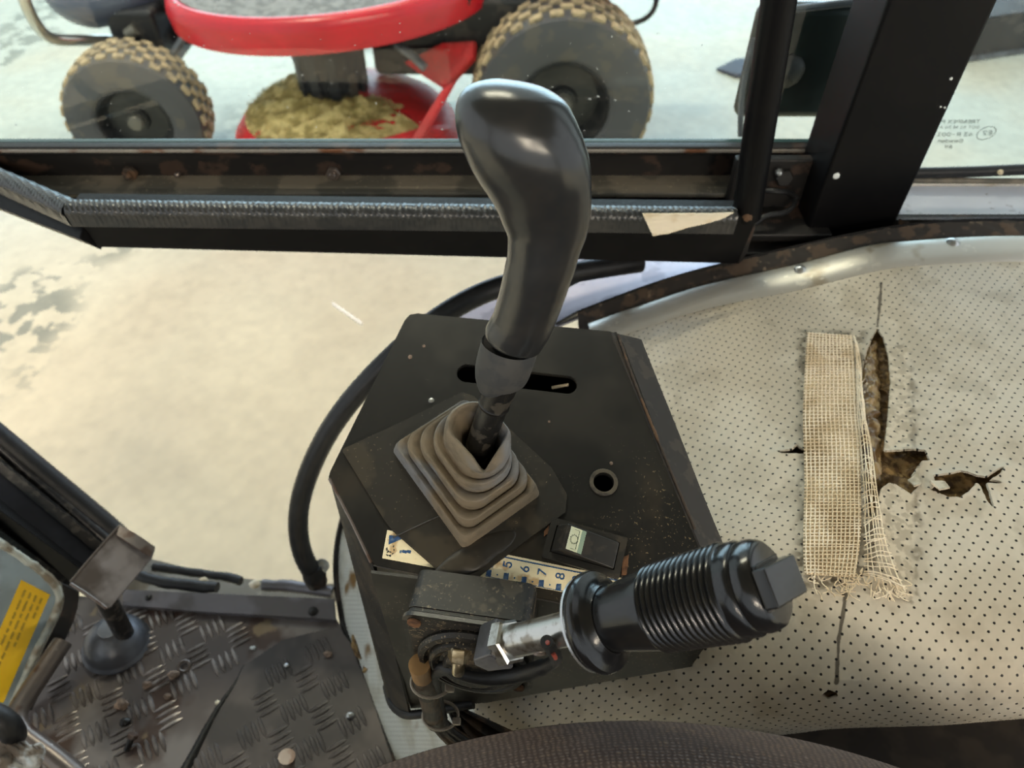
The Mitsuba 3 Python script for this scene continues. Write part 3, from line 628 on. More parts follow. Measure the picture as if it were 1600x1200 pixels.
# walls: from the plate's edge down
low_ = {'F': at(608, 1090, .60), 'E': at(640, 1117, .573), 'G': at(1078, 1024, .485)}
E_, F_, G_, A_, B_ = cp(582, 882), cp(514, 746), cp(1140, 984), cp(640, 491), cp(958, 518)
def wall(a, b, c, d, thick=.002): return plate([a, b, c, d], thick)
obj('front_wall', plate([E_ - CN * .001, cp(700, 908) - CN * .001, cp(880, 944) - CN * .001, G_ - CN * .001, low_['G'], at(1000, 1042, .50), at(760, 1100, .553), low_['E']], .002), 'console_paint', con)
obj('left_wall', strip([F_ - CN * .001, (F_ + E_) / 2 - CN * .001, E_ - CN * .001], [low_['F'], (low_['F'] + low_['E']) / 2 + [-.003, 0, 0], low_['E']], .002), 'console_paint', con)
obj('outer_wall', strip([A_ + [.003, -.002, -.004], (A_ + F_) / 2 + [.003, 0, -.004], F_ + [.002, 0, -.004]], [A_ + [.03, -.03, -.2], (A_ + F_) / 2 + [.02, -.02, -.2], low_['F']], .002), 'console_paint', con)
obj('back_wall', plate([A_ + [.004, -.004, -.003], B_ + [-.004, -.004, -.003], B_ + [-.004, -.02, -.15], A_ + [.03, -.03, -.2]], .002), 'console_paint', con)
obj('right_wall', plate([B_ - CN * .001, G_ - CN * .001, G_ + [-.012, .012, -.06], B_ + [-.01, 0, -.14]], .002), 'console_paint', con)
obj('edge_highlight', tube([cp(515, 748, -.0005), cp(548, 812, -.0005), cp(580, 879, -.0005)], .0011, 8), 'worn_steel', con, label='bare worn metal along the left edge')
obj('edge_highlight', tube([cp(584, 883, -.0012), cp(700, 907, -.0012), cp(880, 943, -.0012)], .0007, 8), 'flap_rubber', con, label='worn front edge')
obj('bottom_edging', tube(spline([at(604, 1070, .607), at(611, 1096, .603), at(622, 1110, .59), at(642, 1117, .572), at(690, 1109, .562), at(740, 1100, .556)], 40), .0036, 12), 'rubber_black', con, label='black rubber edging round the bottom corner')
# right hand band: the plate's edge rolled over, dusty line along it
BN = CN
bl = [cp(955, 519, .0012), cp(985, 590, .0012), cp(1030, 700, .0012), cp(1080, 820, .0012), cp(1135, 950, .0012)]
br = [cp(1002, 530, -.012), cp(1030, 600, -.012), cp(1072, 705, -.012), cp(1121, 828, -.012), cp(1180, 960, -.012)]
obj('side_band', strip(bl, br, .006), 'console_band', con, label='dark rolled band along the right edge')
obj('dust_line', jitter(tube(spline([cp(966, 524, .0014), cp(990, 592, .0014), cp(1030, 692, .0014), cp(1058, 760, .0014), cp(1086, 826, .0014)], 60), .0009, 8), .0006, 400), 'rust_edge', con, label='line of rusty dust in the seam')
wm = frame(hole_c + CN * .0001, xh, CN)
obj('hole_ring', lathe([(.0066, 0), (.0092, 0), (.0092, .0009), (.0088, .0012), (.0066, .0012)], wm, 40), 'dusty_ring', con, label='dusty flat ring round the hole')
for px, py, r_ in ((674, 626, .0022), (955, 724, .0012), (641, 558, .0016), (662, 541, .0012), (858, 659, .0009)):
    obj('screw_head' if r_ > .002 else 'paint_chip', jitter(lathe([(0, 0), (r_, 0), (r_ * .85, .0007), (0, .0009)], frame(cp(px, py, .0002), xh, CN), 14), .0002, 900), 'rivet_metal' if r_ > .002 else 'debris', con)
c = cp(862, 606, -.012); obj('straw_bit', tube([c, c + [.012, .002, .001]], .0012, 6), 'gauze', label='bit of dry straw lying inside the console slot', cat='straw')
obj('inner_floor', plate([cp(690, 530, -.07), cp(930, 560, -.07), cp(1030, 820, -.07), cp(640, 800, -.07)], .002), 'black_rust', con)

# ruler sticker
ST = thing('ruler_sticker', 'cream paper ruler sticker with blue numbers along the front edge of the console', 'sticker')
sa, sb, sc_, sd_ = (605, 828), (990, 907), (985, 947), (597, 872)
obj('paper', plate([cp(*sa, .0004), cp(790, 866, .0004), cp(*sb, .0004), cp(960, 940, .0004), cp(745, 900, .0004), cp(*sd_, .0004)], .0004), 'cream_sticker', ST)
su = unit(cp(900, 889) - cp(760, 860)); sv = np.cross(CN, su)
def ink(mesh, px, py, rot=0.0, m_='blue_ink', name='printed_mark', parent=ST, lift=.0006):
    o = cp(px, py, lift); c_, s_ = math.cos(rot), math.sin(rot); obj(name, tf(mesh, frame(o, su * c_ + sv * s_, CN)), m_, parent)
def centered(g): g = g.copy(); g.apply_translation([-g.bounds[:, 0].mean(), -g.bounds[:, 1].mean(), 0]); return g
for ch, px, py in (('4', 767, 881), ('5', 793, 882), ('6', 820, 889), ('7', 847, 894), ('8', 875, 900), ('9', 901, 905)):
    ink(centered(meshkit.text_mesh(ch, .0052, .0001, True)), px, py, math.pi / 2, name='digit')
for px, py in ((764, 895), (791, 900), (819, 906), (846, 911), (873, 917)):
    ink(centered(extrude(Polygon([(-.0016, -.002), (.0016, -.002), (.0012, .002), (-.0016, .0016)]), .0001)), px, py, name='tick_block')
for px, py in ((777, 898), (804, 903), (832, 909), (859, 914), (886, 921)):
    ink(lathe([(0, 0), (.0005, 0), (.0005, .0001), (0, .0001)], None, 8), px, py, name='tick_dot')
obj('printed_line', tube([cp(786, 870, .0005), cp(970, 908, .0005)], .00045, 6), 'blue_ink', ST)
obj('printed_line', tube([cp(758, 900, .0005), cp(885, 925, .0005)], .00022, 6), 'blue_ink', ST)
obj('printed_logo', plate([cp(608, 836, .0006), cp(627, 838, .0006), cp(628, 842, .0006), cp(607, 851, .0006)], .0001), 'blue_ink', ST, label='blue corner emblem, half worn off')
for q in range(12):
    px, py = 604 + rng.uniform(0, 12), 853 + rng.uniform(0, 16); ink(extrude(Polygon([(-.0004, -.0006), (.0003, -.0005), (.0005, .0006), (-.0002, .0005)]), .0001), px, py, rng.uniform(0, 3), 'print_black', 'worn_print')
for px, w_ in ((626, .0012), (632, .003), (639, .0024)): ink(centered(extrude(Polygon([(-w_ / 2, -.0008), (w_ / 2, -.001), (w_ / 2, .0009), (-w_ / 2, .0008)]), .0001)), px, 862 - 0 * px, name='worn_print')

# rubber sheet under the boot
fl_pts = [(533, 702), (628, 658), (722, 612), (740, 618), (862, 730), (886, 772), (884, 800), (828, 840), (745, 903), (728, 911), (708, 912), (690, 900), (676, 884), (612, 828), (600, 812)]
flap = thing('rubber_sheet', 'thin dusty black rubber sheet lying under the gear lever boot', 'rubber sheet')
obj('sheet', plate([cp(a, b, .0022) for a, b in fl_pts], .0018, .0005, r=.002), 'flap_rubber', flap)
obj('crease', tube(spline([cp(614, 840, .0024), cp(660, 818, .0026), cp(700, 800, .0024)], 20), .0005, 6), 'dark_plastic', flap, label='dusty crease')
fd = unit(cp(800, 838) - cp(706, 893)); fd = unit(fd - CN * np.dot(fd, CN)); fm = frame(cp(742, 869, .0015), fd, CN)
hump = trimesh.creation.icosphere(4, 1.0); hump.apply_scale([.030, .0085, .0034]); hump = jitter(hump, .0012, 90); obj('fold', tf(hump, fm), 'flap_rubber', flap, label='soft raised fold towards the tip', smooth=True)

# boot
BC = cp(727, 737, .0022); b1, b2 = unit(cp(714, 852) - cp(603, 697)), None
b1 = unit(b1 - CN * np.dot(b1, CN)); b2 = np.cross(CN, b1)
half = .5 * np.linalg.norm(cp(714, 852) - cp(603, 697)), .5 * np.linalg.norm(cp(722, 625) - cp(603, 697))
def sq_ring(c, hx, hy, rc, n=14):
    pts = []
    for k, (sx, sy) in enumerate(((1, 1), (-1, 1), (-1, -1), (1, -1))):
        a0 = k * math.pi / 2
        for q in np.linspace(a0, a0 + math.pi / 2, n): pts.append((sx * (hx - rc) + rc * math.cos(q), sy * (hy - rc) + rc * math.sin(q)))
    p = np.array(pts)
    # resample evenly so rings of different corner radius line up by angle
    return np.array([c + b1 * x + b2 * y for x, y in p])
COLL = cp(768, 722, .0022)                     # foot of the lever on the plate; the bellows lean towards it
def level(h, k, rc, off):
    c = BC + (COLL - BC) * off + CN * h; hx, hy = half[0] * k, half[1] * k; return sq_ring(c, hx, hy, min(rc, .98 * min(hx, hy)))
lv = [(0, 1.0, .004, 0), (.0006, 1.005, .004, 0)]
for k_, (h0_, h1_, k0_, k1_, rc0, of_) in enumerate(((.001, .0110, 1.005, .955, .005, 0.0), (.0075, .0200, .850, .850, .009, .08), (.0155, .0285, .735, .735, .013, .20), (.0240, .0365, .630, .628, .017, .34))):
    lv += [(h0_, k0_, rc0, of_), ((h0_ + h1_) / 2, (k0_ + k1_) / 2 + .004, rc0, of_ + .015), (h1_ - .0012, k1_, rc0 + .001, of_ + .03), (h1_ - .0003, k1_ - .012, rc0 + .001, of_ + .03), (h1_ - .0004, k1_ - .035, rc0 + .002, of_ + .04), (h1_ - .0016, k1_ - .075, rc0 + .003, of_ + .05)]
NB_ = len(lv)
lv += [(.0330, .535, .024, .46), (.0420, .545, .025, .56), (.0480, .545, .026, .62), (.0505, .525, .026, .64), (.0512, .495, .025, .65), (.0500, .455, .023, .66), (.0430, .40, .020, .68), (.0330, .34, .017, .70), (.016, .30, .014, .72)]
rings = [level(*l) for l in lv]
# smooth refinement between rings
rr_ = np.array(rings); tpar = np.arange(len(lv)); fine = np.linspace(0, len(lv) - 1, 200)
rr_ = PchipInterpolator(tpar, rr_, axis=0)(fine)
dn_ = unit(cp(757, 770) - cp(752, 700)); sd_n = np.cross(CN, dn_)
for i in range(len(rr_)):
    k_ = np.clip((fine[i] - NB_ - 1) / 3.0, 0, 1)                     # the opening runs out in a pinched tip towards the driver
    rel = rr_[i] - rr_[i].mean(0); q_ = rel @ dn_; s_q = rel @ sd_n; f_ = np.clip(q_ / .018, 0, 1)
    rr_[i] = rr_[i] + np.outer(.006 * k_ * f_ ** 2, dn_) - np.outer(s_q * .75 * k_ * f_ ** 1.2, sd_n)
boot = thing('lever_boot', 'dusty grey square rubber bellows boot round the foot of the gear lever', 'boot')
bm = loft(list(rr_), False)
obj('bellows', bm, 'boot_rubber', boot, smooth=True)

# gear lever
lever = thing('gear_lever', 'tall gear lever with a black rubber knob bent to the left', 'gear lever')
st = [(783, 602, 28, .408), (781, 598, 36, .407), (787, 572, 44, .4005), (792, 556, 45, .397), (797, 538, 45, .3935)]
def px_rings(st, flat=.95, n=40, up=None):
    c = np.array([at(a, b, d) for a, b, r, d in st]); rad = np.array([r * d / FPX for a, b, r, d in st])
    s = np.r_[0, np.cumsum(np.maximum(np.linalg.norm(np.diff(c, axis=0), axis=1), 1e-5))]
    return c, rad, s
def body(st, nfine=60, seg=56, flat=.95):
    c, rad, s = px_rings(st); f = np.linspace(0, s[-1], nfine); C = PchipInterpolator(s, c)(f); Rr = PchipInterpolator(s, rad)(f)
    t = np.gradient(C, axis=0); t /= np.linalg.norm(t, axis=1, keepdims=True); out = []
    a = np.arange(seg) / seg * 2 * np.pi
    for i in range(nfine):
        view = unit(C[i] - EYE); u = unit(np.cross(t[i], view)); w = np.cross(t[i], u)
        out.append(C[i] + Rr[i] * (np.cos(a)[:, None] * u + flat * np.sin(a)[:, None] * w))
    return loft(out)
obj('grip_sleeve', body(st + [(796.5, 538.5, 40, .3932)], 40), 'grip_neck', lever, label='dark grey rubber sleeve below the knob', smooth=50)
LOCK = None
hp_d = PchipInterpolator([118, 160, 230, 300, 360, 420, 480, 535], [.3165, .317, .322, .3325, .346, .360, .376, .3915])
kn = [(776, 122.5, 5), (779, 125, 24), (784, 130, 46), (789, 137, 62), (794, 147, 75), (799, 160, 85.5), (803, 178, 92), (809, 200, 96), (815, 220, 97.5), (822, 240, 96.5), (828, 260, 94), (836, 285, 88), (844, 308, 80), (850, 330, 73), (853, 350, 68), (854.5, 368, 62), (851, 385, 58), (847, 405, 55), (840, 430, 53), (833, 455, 51), (825, 480, 49.5), (816, 505, 48), (802, 530, 46.5), (801, 533, 40)][::-1]
kc = np.array([at(a_, b_8, float(hp_d(b_8))) for a_, b_8, r_ in kn]); krad = np.array([r_ * float(hp_d(b_8)) / FPX for a_, b_8, r_ in kn]); kpy = np.array([q[1] for q in kn])
sK = np.r_[0, np.cumsum(np.maximum(np.abs(np.diff(kpy)) + .6 * np.abs(np.diff([q[2] for q in kn])), 1.0))]; fK = np.linspace(0, sK[-1], 150)
KC, KR, KY = PchipInterpolator(sK, kc)(fK), PchipInterpolator(sK, krad)(fK), PchipInterpolator(sK, kpy)(fK)
tK = np.gradient(KC, axis=0); tK /= np.linalg.norm(tK, axis=1, keepdims=True); aK = np.arange(80) / 80 * 2 * np.pi; ringsK = []
for i in range(150):
    view = unit(KC[i] - EYE); u = unit(np.cross(tK[i], view)); w = np.cross(tK[i], u); u = u * np.sign(u[0]); w = w * np.sign(np.dot(w, view))
    bl_k = float(np.clip((470 - KY[i]) / 130, 0, 1)); bl_k = bl_k * bl_k * (3 - 2 * bl_k)
    u = unit(u * (1 - bl_k) + unit(RT - view * np.dot(RT, view)) * bl_k); w = w * (1 - bl_k) + view * bl_k; w = unit(w - u * np.dot(w, u))
    ringsK.append(KC[i] + KR[i] * (np.cos(aK)[:, None] * u + (.92 - .10 * bl_k) * np.sin(aK)[:, None] * w))
obj('knob', loft(ringsK), 'grip_rubber', lever, label='bent black rubber knob', smooth=50)
rod_low, rod_high = at(755, 680, .433), at(784, 598, .4075)
obj('rod', tube([rod_low + (rod_high - rod_low) * t for t in np.linspace(-.9, .62, 6)], .0084, 28), 'rod_black', lever, label='oily black steel rod')
q0 = rod_low + (rod_high - rod_low) * .56
obj('rod_collar', tube([q0, q0 + (rod_high - rod_low) * .04, q0 + (rod_high - rod_low) * .08, q0 + (rod_high - rod_low) * .6], [.0088, .0094, .0088, .0104], 28), 'rod_black', lever, label='worn collar on the rod')
# rocker switch
o = cp(912, 857, .0); sx_ = unit(cp(968, 872) - cp(862, 842)); sy_ = np.cross(CN, sx_); SWM = frame(o, sx_, CN)
sw = thing('rocker_switch', 'black rocker switch with a pale sun symbol beside the ruler sticker', 'switch')
bez = Polygon([(-.0225, -.0120), (.0235, -.0120), (.0235, .0120), (-.0225, .0120)]).buffer(.001).difference(Polygon([(-.0195, -.0088), (.0205, -.0088), (.0205, .0088), (-.0195, .0088)]))
obj('bezel', tf(extrude(bez, .0035), SWM), 'switch_plastic', sw)
obj('well', tf(bx(-.0195, .0205, -.0088, .0088, .0002, .001, .0003), SWM), 'rod_black', sw)
wedge = manifold3d.Manifold.batch_hull([manifold3d.Manifold.sphere(.0008, 8).translate(p) for p in [(x, y, z) for y in (-.0076, .0076) for x, z in ((-.0182, .002), (-.0176, .006), (-.0125, .0128), (-.0112, .0130), (.0192, .0042), (.0192, .002))]])
rk = obj('rocker', tf(man(wedge), SWM), 'switch_plastic', sw)
def slope_pt(t, y, lift=.0002):
    a, b = np.array([-.0112, .0138]), np.array([.0192, .0050]); q = a + (b - a) * t; n = unit(np.array([-(b - a)[1], (b - a)[0]])); q = q + n * lift; w4 = SWM @ np.array([q[0], y, q[1], 1]); return w4[:3]
obj('symbol_label', plate([slope_pt(.02, -.0072), slope_pt(.25, -.0072), slope_pt(.25, .0072), slope_pt(.02, .0072)], .0002), 'switch_label', rk, label='pale label with a sun symbol')
obj('label_band', plate([slope_pt(.25, -.0072), slope_pt(.34, -.0072), slope_pt(.34, .0072), slope_pt(.25, .0072)], .0002), 'label_green', rk)
sun = [slope_pt(.135 + .085 * rr2 * math.cos(q), .0031 * rr2 * math.sin(q), .0004) for q, rr2 in [(k * math.pi / 12, 1.0 if k % 2 else .72) for k in range(25)]]
obj('sun_symbol', tube(np.array(sun), .00018, 5, False), 'dark_ink', rk)
obj('label_frame', tube(np.array([slope_pt(.10, .0060, .0004), slope_pt(.205, .0060, .0004), slope_pt(.205, -.0060, .0004), slope_pt(.10, -.0060, .0004)]), .00016, 5), 'dark_ink', rk)
obj('rust_patch', jitter(plate([cp(973, 870, .0008), cp(983, 866, .0008), cp(979, 898, .0008), cp(971, 898, .0008)], .001).subdivide().subdivide(), .0006, 500), 'rust', con, label='rust beside the switch')
obj('rust_patch', jitter(plate([cp(850, 830, .0008), cp(858, 820, .0008), cp(858, 832, .0008), cp(850, 838, .0008)], .001).subdivide(), .0003, 500), 'rust', con, label='rust beside the switch')

# ---------------------------------------------------------------- joystick base on the front wall
FN = unit(np.cross(G_ - E_, low_['E'] - E_)); FN = FN if np.dot(FN, EYE - E_) > 0 else -FN
FX = unit(G_ - E_); FX = unit(FX - FN * np.dot(FX, FN)); FZ = np.cross(FN, FX)
if FZ[2] < 0: FX = -FX; FZ = -FZ
def fp(px, py, lift=0.0): return at_plane(px, py, E_ + FN * lift, FN)
base = thing('joystick_base', 'black square rubber base of the hand grip, bolted to the front wall of the console', 'base')
LIFT = .032
c_l, c_r = fp(630, 962, LIFT), fp(826, 990, LIFT); wdt = np.linalg.norm(c_r - c_l); bx_dir = unit(c_r - c_l); BM = frame((c_l + c_r) / 2, bx_dir, FN)
hgt = .070
bpoly = shapely.box(-wdt / 2, -hgt, wdt / 2, 0).buffer(-.006).buffer(.006, quad_segs=6)
body_ = extrude(bpoly, LIFT - .002, .005); body_.apply_translation([0, 0, -LIFT]); obj('base_body', tf(body_, BM), 'dark_plastic', base)
obj('base_rim', tf(extrude(bpoly.buffer(.0015).difference(bpoly.buffer(-.0012)), .0025), BM @ np.array([[1, 0, 0, 0], [0, 1, 0, 0], [0, 0, 1, -.003], [0, 0, 0, 1]])), 'rod_black', base)
BM2 = BM.copy(); BM2[:3, 3] += BM[:3, 1] * (-.040) + BM[:3, 0] * .002
obj('cover_plate', tf(extrude(bpoly.buffer(-.001), .001), BM @ np.array([[1, 0, 0, 0], [0, 1, 0, 0], [0, 0, 1, -.0015], [0, 0, 0, 1]])), 'dark_plastic', base)
obj('bellows_disc', lathe([(.033, 0), (.0335, .0015), (.0320, .004), (.0290, .0045), (.0275, .002), (.0265, .002), (.0255, .0055), (.0235, .0062), (.0195, .0035), (.0175, .004), (.0165, .0085), (.0140, .0095), (0, .0095)], BM2, 64), 'dark_plastic', base, label='round stepped rubber disc')
for a_, b_2 in ((-.42, -.08), (.40, -.92), (-.42, -.90)):
    cc = BM.copy(); cc[:3, 3] += BM[:3, 0] * wdt * a_ + BM[:3, 1] * hgt * (-b_2 if False else b_2)
    obj('corner_screw', lathe([(0, 0), (.0042, 0), (.004, .001), (0, .0014)], cc, 20), 'rust', base, label='rusty corner screw')
# bolt with nut on the disc
bp = fp(718, 1024, LIFT + .006); bdir = unit(.5 * FN + np.array([0, -.1, -.75])); bmx = frame(bp - bdir * .006, FX, bdir)
nb = obj('nut', hexprism(.0068, .009, bmx), 'brass_zinc', base, label='yellowish zinc nut')
obj('bolt_end', lathe([(0, .008), (.0038, .008), (.0038, .0165), (.0030, .018), (0, .018)], bmx, 24), 'brass_zinc', nb)
# ---------------------------------------------------------------- hand grip
J0, J1 = fp(748, 1014, LIFT + .008), at(1213, 908, .302)
ax = unit(J1 - J0); Lg = np.linalg.norm(J1 - J0); GM = frame(J0, np.cross(ax, [0, 0, 1]), ax)
def tpar(px):
    # station along the axis whose image lies at column px
    lo2, hi2 = 0.0, 1.3
    for _ in range(40):
        m2 = (lo2 + hi2) / 2
        if project((J0 + (J1 - J0) * m2)[None])[0][0] < px: lo2 = m2
        else: hi2 = m2
    return (lo2 + hi2) / 2 * Lg
grip = thing('hand_grip', 'black ribbed plastic hand grip with a thumb rocker, standing out sideways from the console', 'grip')
t_fl = tpar(922); t_n = tpar(948); t_r0 = tpar(1028); t_r1 = tpar(1150); t_c = tpar(1172); t_e = tpar(1210)
obj('shaft', lathe([(0, tpar(795)), (.0088, tpar(795)), (.0088, t_fl), (0, t_fl)], GM, 40), 'zinc', grip, label='zinc plated shaft')
obj('lock_nut', hexprism(.0155, .0085, GM @ np.array([[.82, 0, 0, 0], [0, .82, 0, 0], [0, 0, 1, tpar(784)], [0, 0, 0, 1]])), 'zinc', grip, label='large hexagon lock nut')
fork = manifold3d.Manifold.batch_hull([manifold3d.Manifold.sphere(.0012, 8).translate(p) for p in [(x, y, z) for x in (-.0095, .0095) for y, z in ((-.008, tpar(787)), (.008, tpar(787)), (-.006, tpar(760)), (.006, tpar(757)))] + [(-.004, 0, tpar(746)), (.008, 0, tpar(736))]])
obj('fork', tf(man(fork), GM), 'fork_grey', grip, label='grey metal fork below the lock nut')
obj('shaft_hole_plug', lathe([(0, 0), (.0035, 0), (.0038, .0012), (.002, .002), (0, .002)], frame(J0 + ax * tpar(842) + unit(np.array([.05, -.8, -.55])) * .0082, ax, np.array([.05, -.8, -.55])), 20), 'worn_steel', grip)
pr = [(0, t_fl - .002), (.010, t_fl - .002), (.012, t_fl), (.0225, t_fl + .0008), (.0268, t_fl + .002), (.0285, t_fl + .0042), (.0288, t_fl + .0062), (.0278, t_fl + .0082), (.0250, t_fl + .0092), (.0215, t_fl + .0105), (.0188, t_fl + .0135), (.0180, t_n + .003), (.0190, t_n + .010), (.0212, t_r0 - .006), (.0219, t_r0 - .001)]
NR = 13; GS = .86
for k in range(NR):
    z0_ = t_r0 + (t_r1 - t_r0) * k / NR; p_ = (t_r1 - t_r0) / NR; rb_ = .0222 + .0019 * k / NR
    pr += [(rb_ - .0006, z0_ + .02 * p_), (rb_ + .0006, z0_ + .12 * p_), (rb_ + .0011, z0_ + .38 * p_), (rb_ + .0008, z0_ + .62 * p_), (rb_ + .0000, z0_ + .78 * p_), (rb_ - .0007, z0_ + .90 * p_)]
pr += [(.0244, t_r1 + .0005), (.0252, t_r1 + .0025), (.0252, t_r1 + .0055), (.0240, t_r1 + .0072), (.0222, t_r1 + .0078), (.0220, t_c + .0005), (.0236, t_c + .0012), (.0242, t_c + .0035), (.0240, t_e - .0055), (.0226, t_e - .0022), (.0200, t_e - .0004), (0, t_e)]
obj('grip_body', lathe([(r_ * (GS if z_ < t_r1 else .81), z_) for r_, z_ in pr], GM, 96), 'gloss_plastic', grip, smooth=40)
gx = GM[:3, 0]; gy = GM[:3, 1]
eb = J0 + ax * t_e
uR = unit(np.cross(ax, np.cross(unit(RT * .95 + UP * .25), ax)))
# rocker on the end face
def end_frame():
    side = unit(np.cross(ax, unit(FW)))           # across the face
    return side
side = unit(UP - ax * np.dot(UP, ax)); acr = np.cross(ax, side)
acr = acr if np.dot(acr, RT) > 0 else -acr; ex_ = np.cross(acr, ax); EM = frame(eb, ex_, ax)   # its y axis runs across the end face, away from the driver
obj('rocker_slot', tf(bx(-.0095, .0095, -.0150, .0110, -.001, .0008, .0004), EM), 'rod_black', grip)
rk2 = man(manifold3d.Manifold.batch_hull([manifold3d.Manifold.sphere(.0009, 8).translate(p) for p in [(x, y, z) for x in (-.0072, .0072) for y, z in ((-.0165, .0000), (-.0170, .0045), (-.003, .0062), (.0085, .0078), (.0100, .0064), (.0085, -.001))]]))
obj('thumb_rocker', tf(rk2, EM), 'gloss_plastic', grip, label='black thumb rocker on the end of the grip')
cl = [( .0118, t_fl - .0045)]
for k in range(7):
    q = k / 7 * 2 * math.pi; m3 = bx(-.0028, .0028, -.002, .002, -.004, .002, .0006); mm = np.eye(4); c_, s_ = math.cos(q), math.sin(q)
    mm[:3, 0] = [-s_, c_, 0]; mm[:3, 1] = [c_, s_, 0]; mm[:3, 2] = [0, 0, 1]; mm[:3, 3] = [.0125 * c_, .0125 * s_, t_fl - .001]
    obj('clamp_tooth', tf(m3, GM @ mm), 'gloss_plastic', grip)
obj('white_ring', lathe([(.0218, t_fl - .0006), (.0232, t_fl + .0000), (.0230, t_fl + .0012), (.0218, t_fl + .0006)], GM, 64), 'rivet_metal', grip)
chp = J0 + ax * (t_c + .004) + unit(-UP * .55 + RT * .1 - FW * .55) * .0240
# ---------------------------------------------------------------- cable, conduit, wires
cab = thing('grip_cable', 'black rubber cable sagging from the grip shaft to the conduit', 'cable')
obj('cable_sheath', tube(spline([fp(854, 1002, .056), fp(863, 1017, .052), fp(868, 1030, .048), fp(838, 1046, .044), fp(790, 1058, .042), fp(740, 1056, .042), fp(706, 1046, .040), fp(688, 1045, .036), fp(679, 1060, .028), fp(682, 1090, .020), fp(690, 1122, .014)], 90), np.r_[np.linspace(.0032, .0036, 20), np.full(70, .0045)], 14), 'rubber_black', cab)
for px_c, py_c in ((857, 1006), (866, 1024)):
    obj('bare_wire', tube(spline([fp(px_c - 2, py_c - 3, .0565), fp(px_c, py_c, .0565), fp(px_c + 2, py_c + 4, .054)], 10), .0012, 8), 'wire_red', cab, label='red wire showing through the torn sheath')
cnd = thing('brown_conduit', 'brown plastic conduit held by two zip ties below the joystick base', 'conduit')
ct, cbm = fp(657, 1044, .036), fp(681, 1126, .014)
obj('conduit_tube', tube([ct + (cbm - ct) * t for t in np.linspace(-.02, 1, 6)], [.0062, .0062, .0066, .0070, .0074, .0076], 24), 'brown_conduit', cnd)
obj('conduit_end', tube([ct + (ct - cbm) * .06, ct + (cbm - ct) * .12], .0066, 24), 'tan_plastic', cnd, label='tan cut end')
for t in (.22, .88):
    c = ct + (cbm - ct) * t + np.array([.0045, 0, 0]); q = np.linspace(0, 2 * math.pi, 33)
    ax2 = unit(cbm - ct); e1 = unit(np.cross(ax2, [0, 1, 0])); e2 = np.cross(ax2, e1)
    z_ = thing('zip_tie', f'pale zip tie round the {"upper" if t < .5 else "lower"} end of the brown conduit and cable', 'zip tie')
    obj('loop', tube(np.array([c + e1 * .0128 * math.cos(x) + e2 * .0098 * math.sin(x) for x in q]), .0011, 8, False), 'zip_tie', z_)
    obj('lock_head', tf(rbox(.006, .005, .005, .001), frame(c + e1 * -.0118 * (1 if e1[0] < 0 else -1) - e2 * .004 * np.sign(e2[1]), e1, ax2)), 'zip_tie', z_)
wr = thing('wire_bundle', 'bundle of brown and black wires running from the conduit under the seat', 'wires')
for k, (a_, b_3, r_) in enumerate(((0, 0, .0034), (8, 4, .0028), (15, -3, .0025), (22, 5, .0028), (-6, 5, .003))):
    obj('wire', tube(spline([at(674 + a_ * .4, 1095, .527), at(684 + a_ * .6, 1128 + b_3, .538), at(706 + a_, 1152 + b_3, .545), at(745 + a_ * 1.6, 1185 + b_3, .55), at(800 + a_ * 2.2, 1230, .56)], 40), r_, 10), ('brown_conduit', 'rubber_black')[k % 2], wr)
gsh = thing('dark_gaiter', 'folded dark fabric gaiter between the conduit and the seat', 'gaiter')
gp = np.array([[at(a + (c_ - a) * t, b + (d_ - b) * t, .552 - .012 * math.sin(t * 9.5) * w_ + .012 * w_) for w_ in (.0, .33, .66, 1.0) for t in (0,)] for a, b, c_, d_ in ()]) if False else None
n_ = 40; rows = []
for t in np.linspace(0, 1, n_):
    a3, b3 = at(692, 1092, .560), at(720, 1150, .548); c3, d3 = at(722, 1104, .565), at(800, 1142, .560)
    e3, f3 = at(690 + 10 * t, 1090 + 14 * t, .562), at(730 + 85 * (1 - t), 1190 - 42 * (1 - t), .552)
    rows.append([e3 + (f3 - e3) * s_ + np.array([0, -.003, .002]) * math.sin(t * 21) * (.3 + s_) for s_ in np.linspace(0, 1, 16)])
gm = grid_mesh(np.array(rows)); obj('gaiter_cloth', solidify(gm, .0015), 'brown_conduit', gsh, smooth=True)
# ---------------------------------------------------------------- black hose
hs = thing('black_hose', 'thick black rubber hose arching past the left side of the console', 'hose')
hp = [(1000, 410, .84), (930, 420, .82), (860, 432, .80), (785, 447, .78), (700, 487, .775), (610, 560, .78), (530, 650, .80), (484, 735, .83), (466, 810, .86), (475, 870, .885), (492, 900, .90)]
obj('hose_body', tube(spline([at(*q) for q in hp], 140), .0118, 28), 'hose_rubber', hs)
e0, e1_ = at(486, 888, .893), at(497, 912, .905)
obj('end_fitting', jitter(tube([e0, e0 + (e1_ - e0) * .5, e1_], [.0125, .0145, .0125], 24).subdivide(), .0015, 200), 'black_rust', hs, label='rusty end fitting')
obj('fitting_bolt', lathe([(0, 0), (.009, 0), (.009, .004), (.004, .007), (0, .007)], frame(at(503, 884, .90), [1, 0, 0], [.2, -.6, .8]), 20), 'rivet_metal', hs)

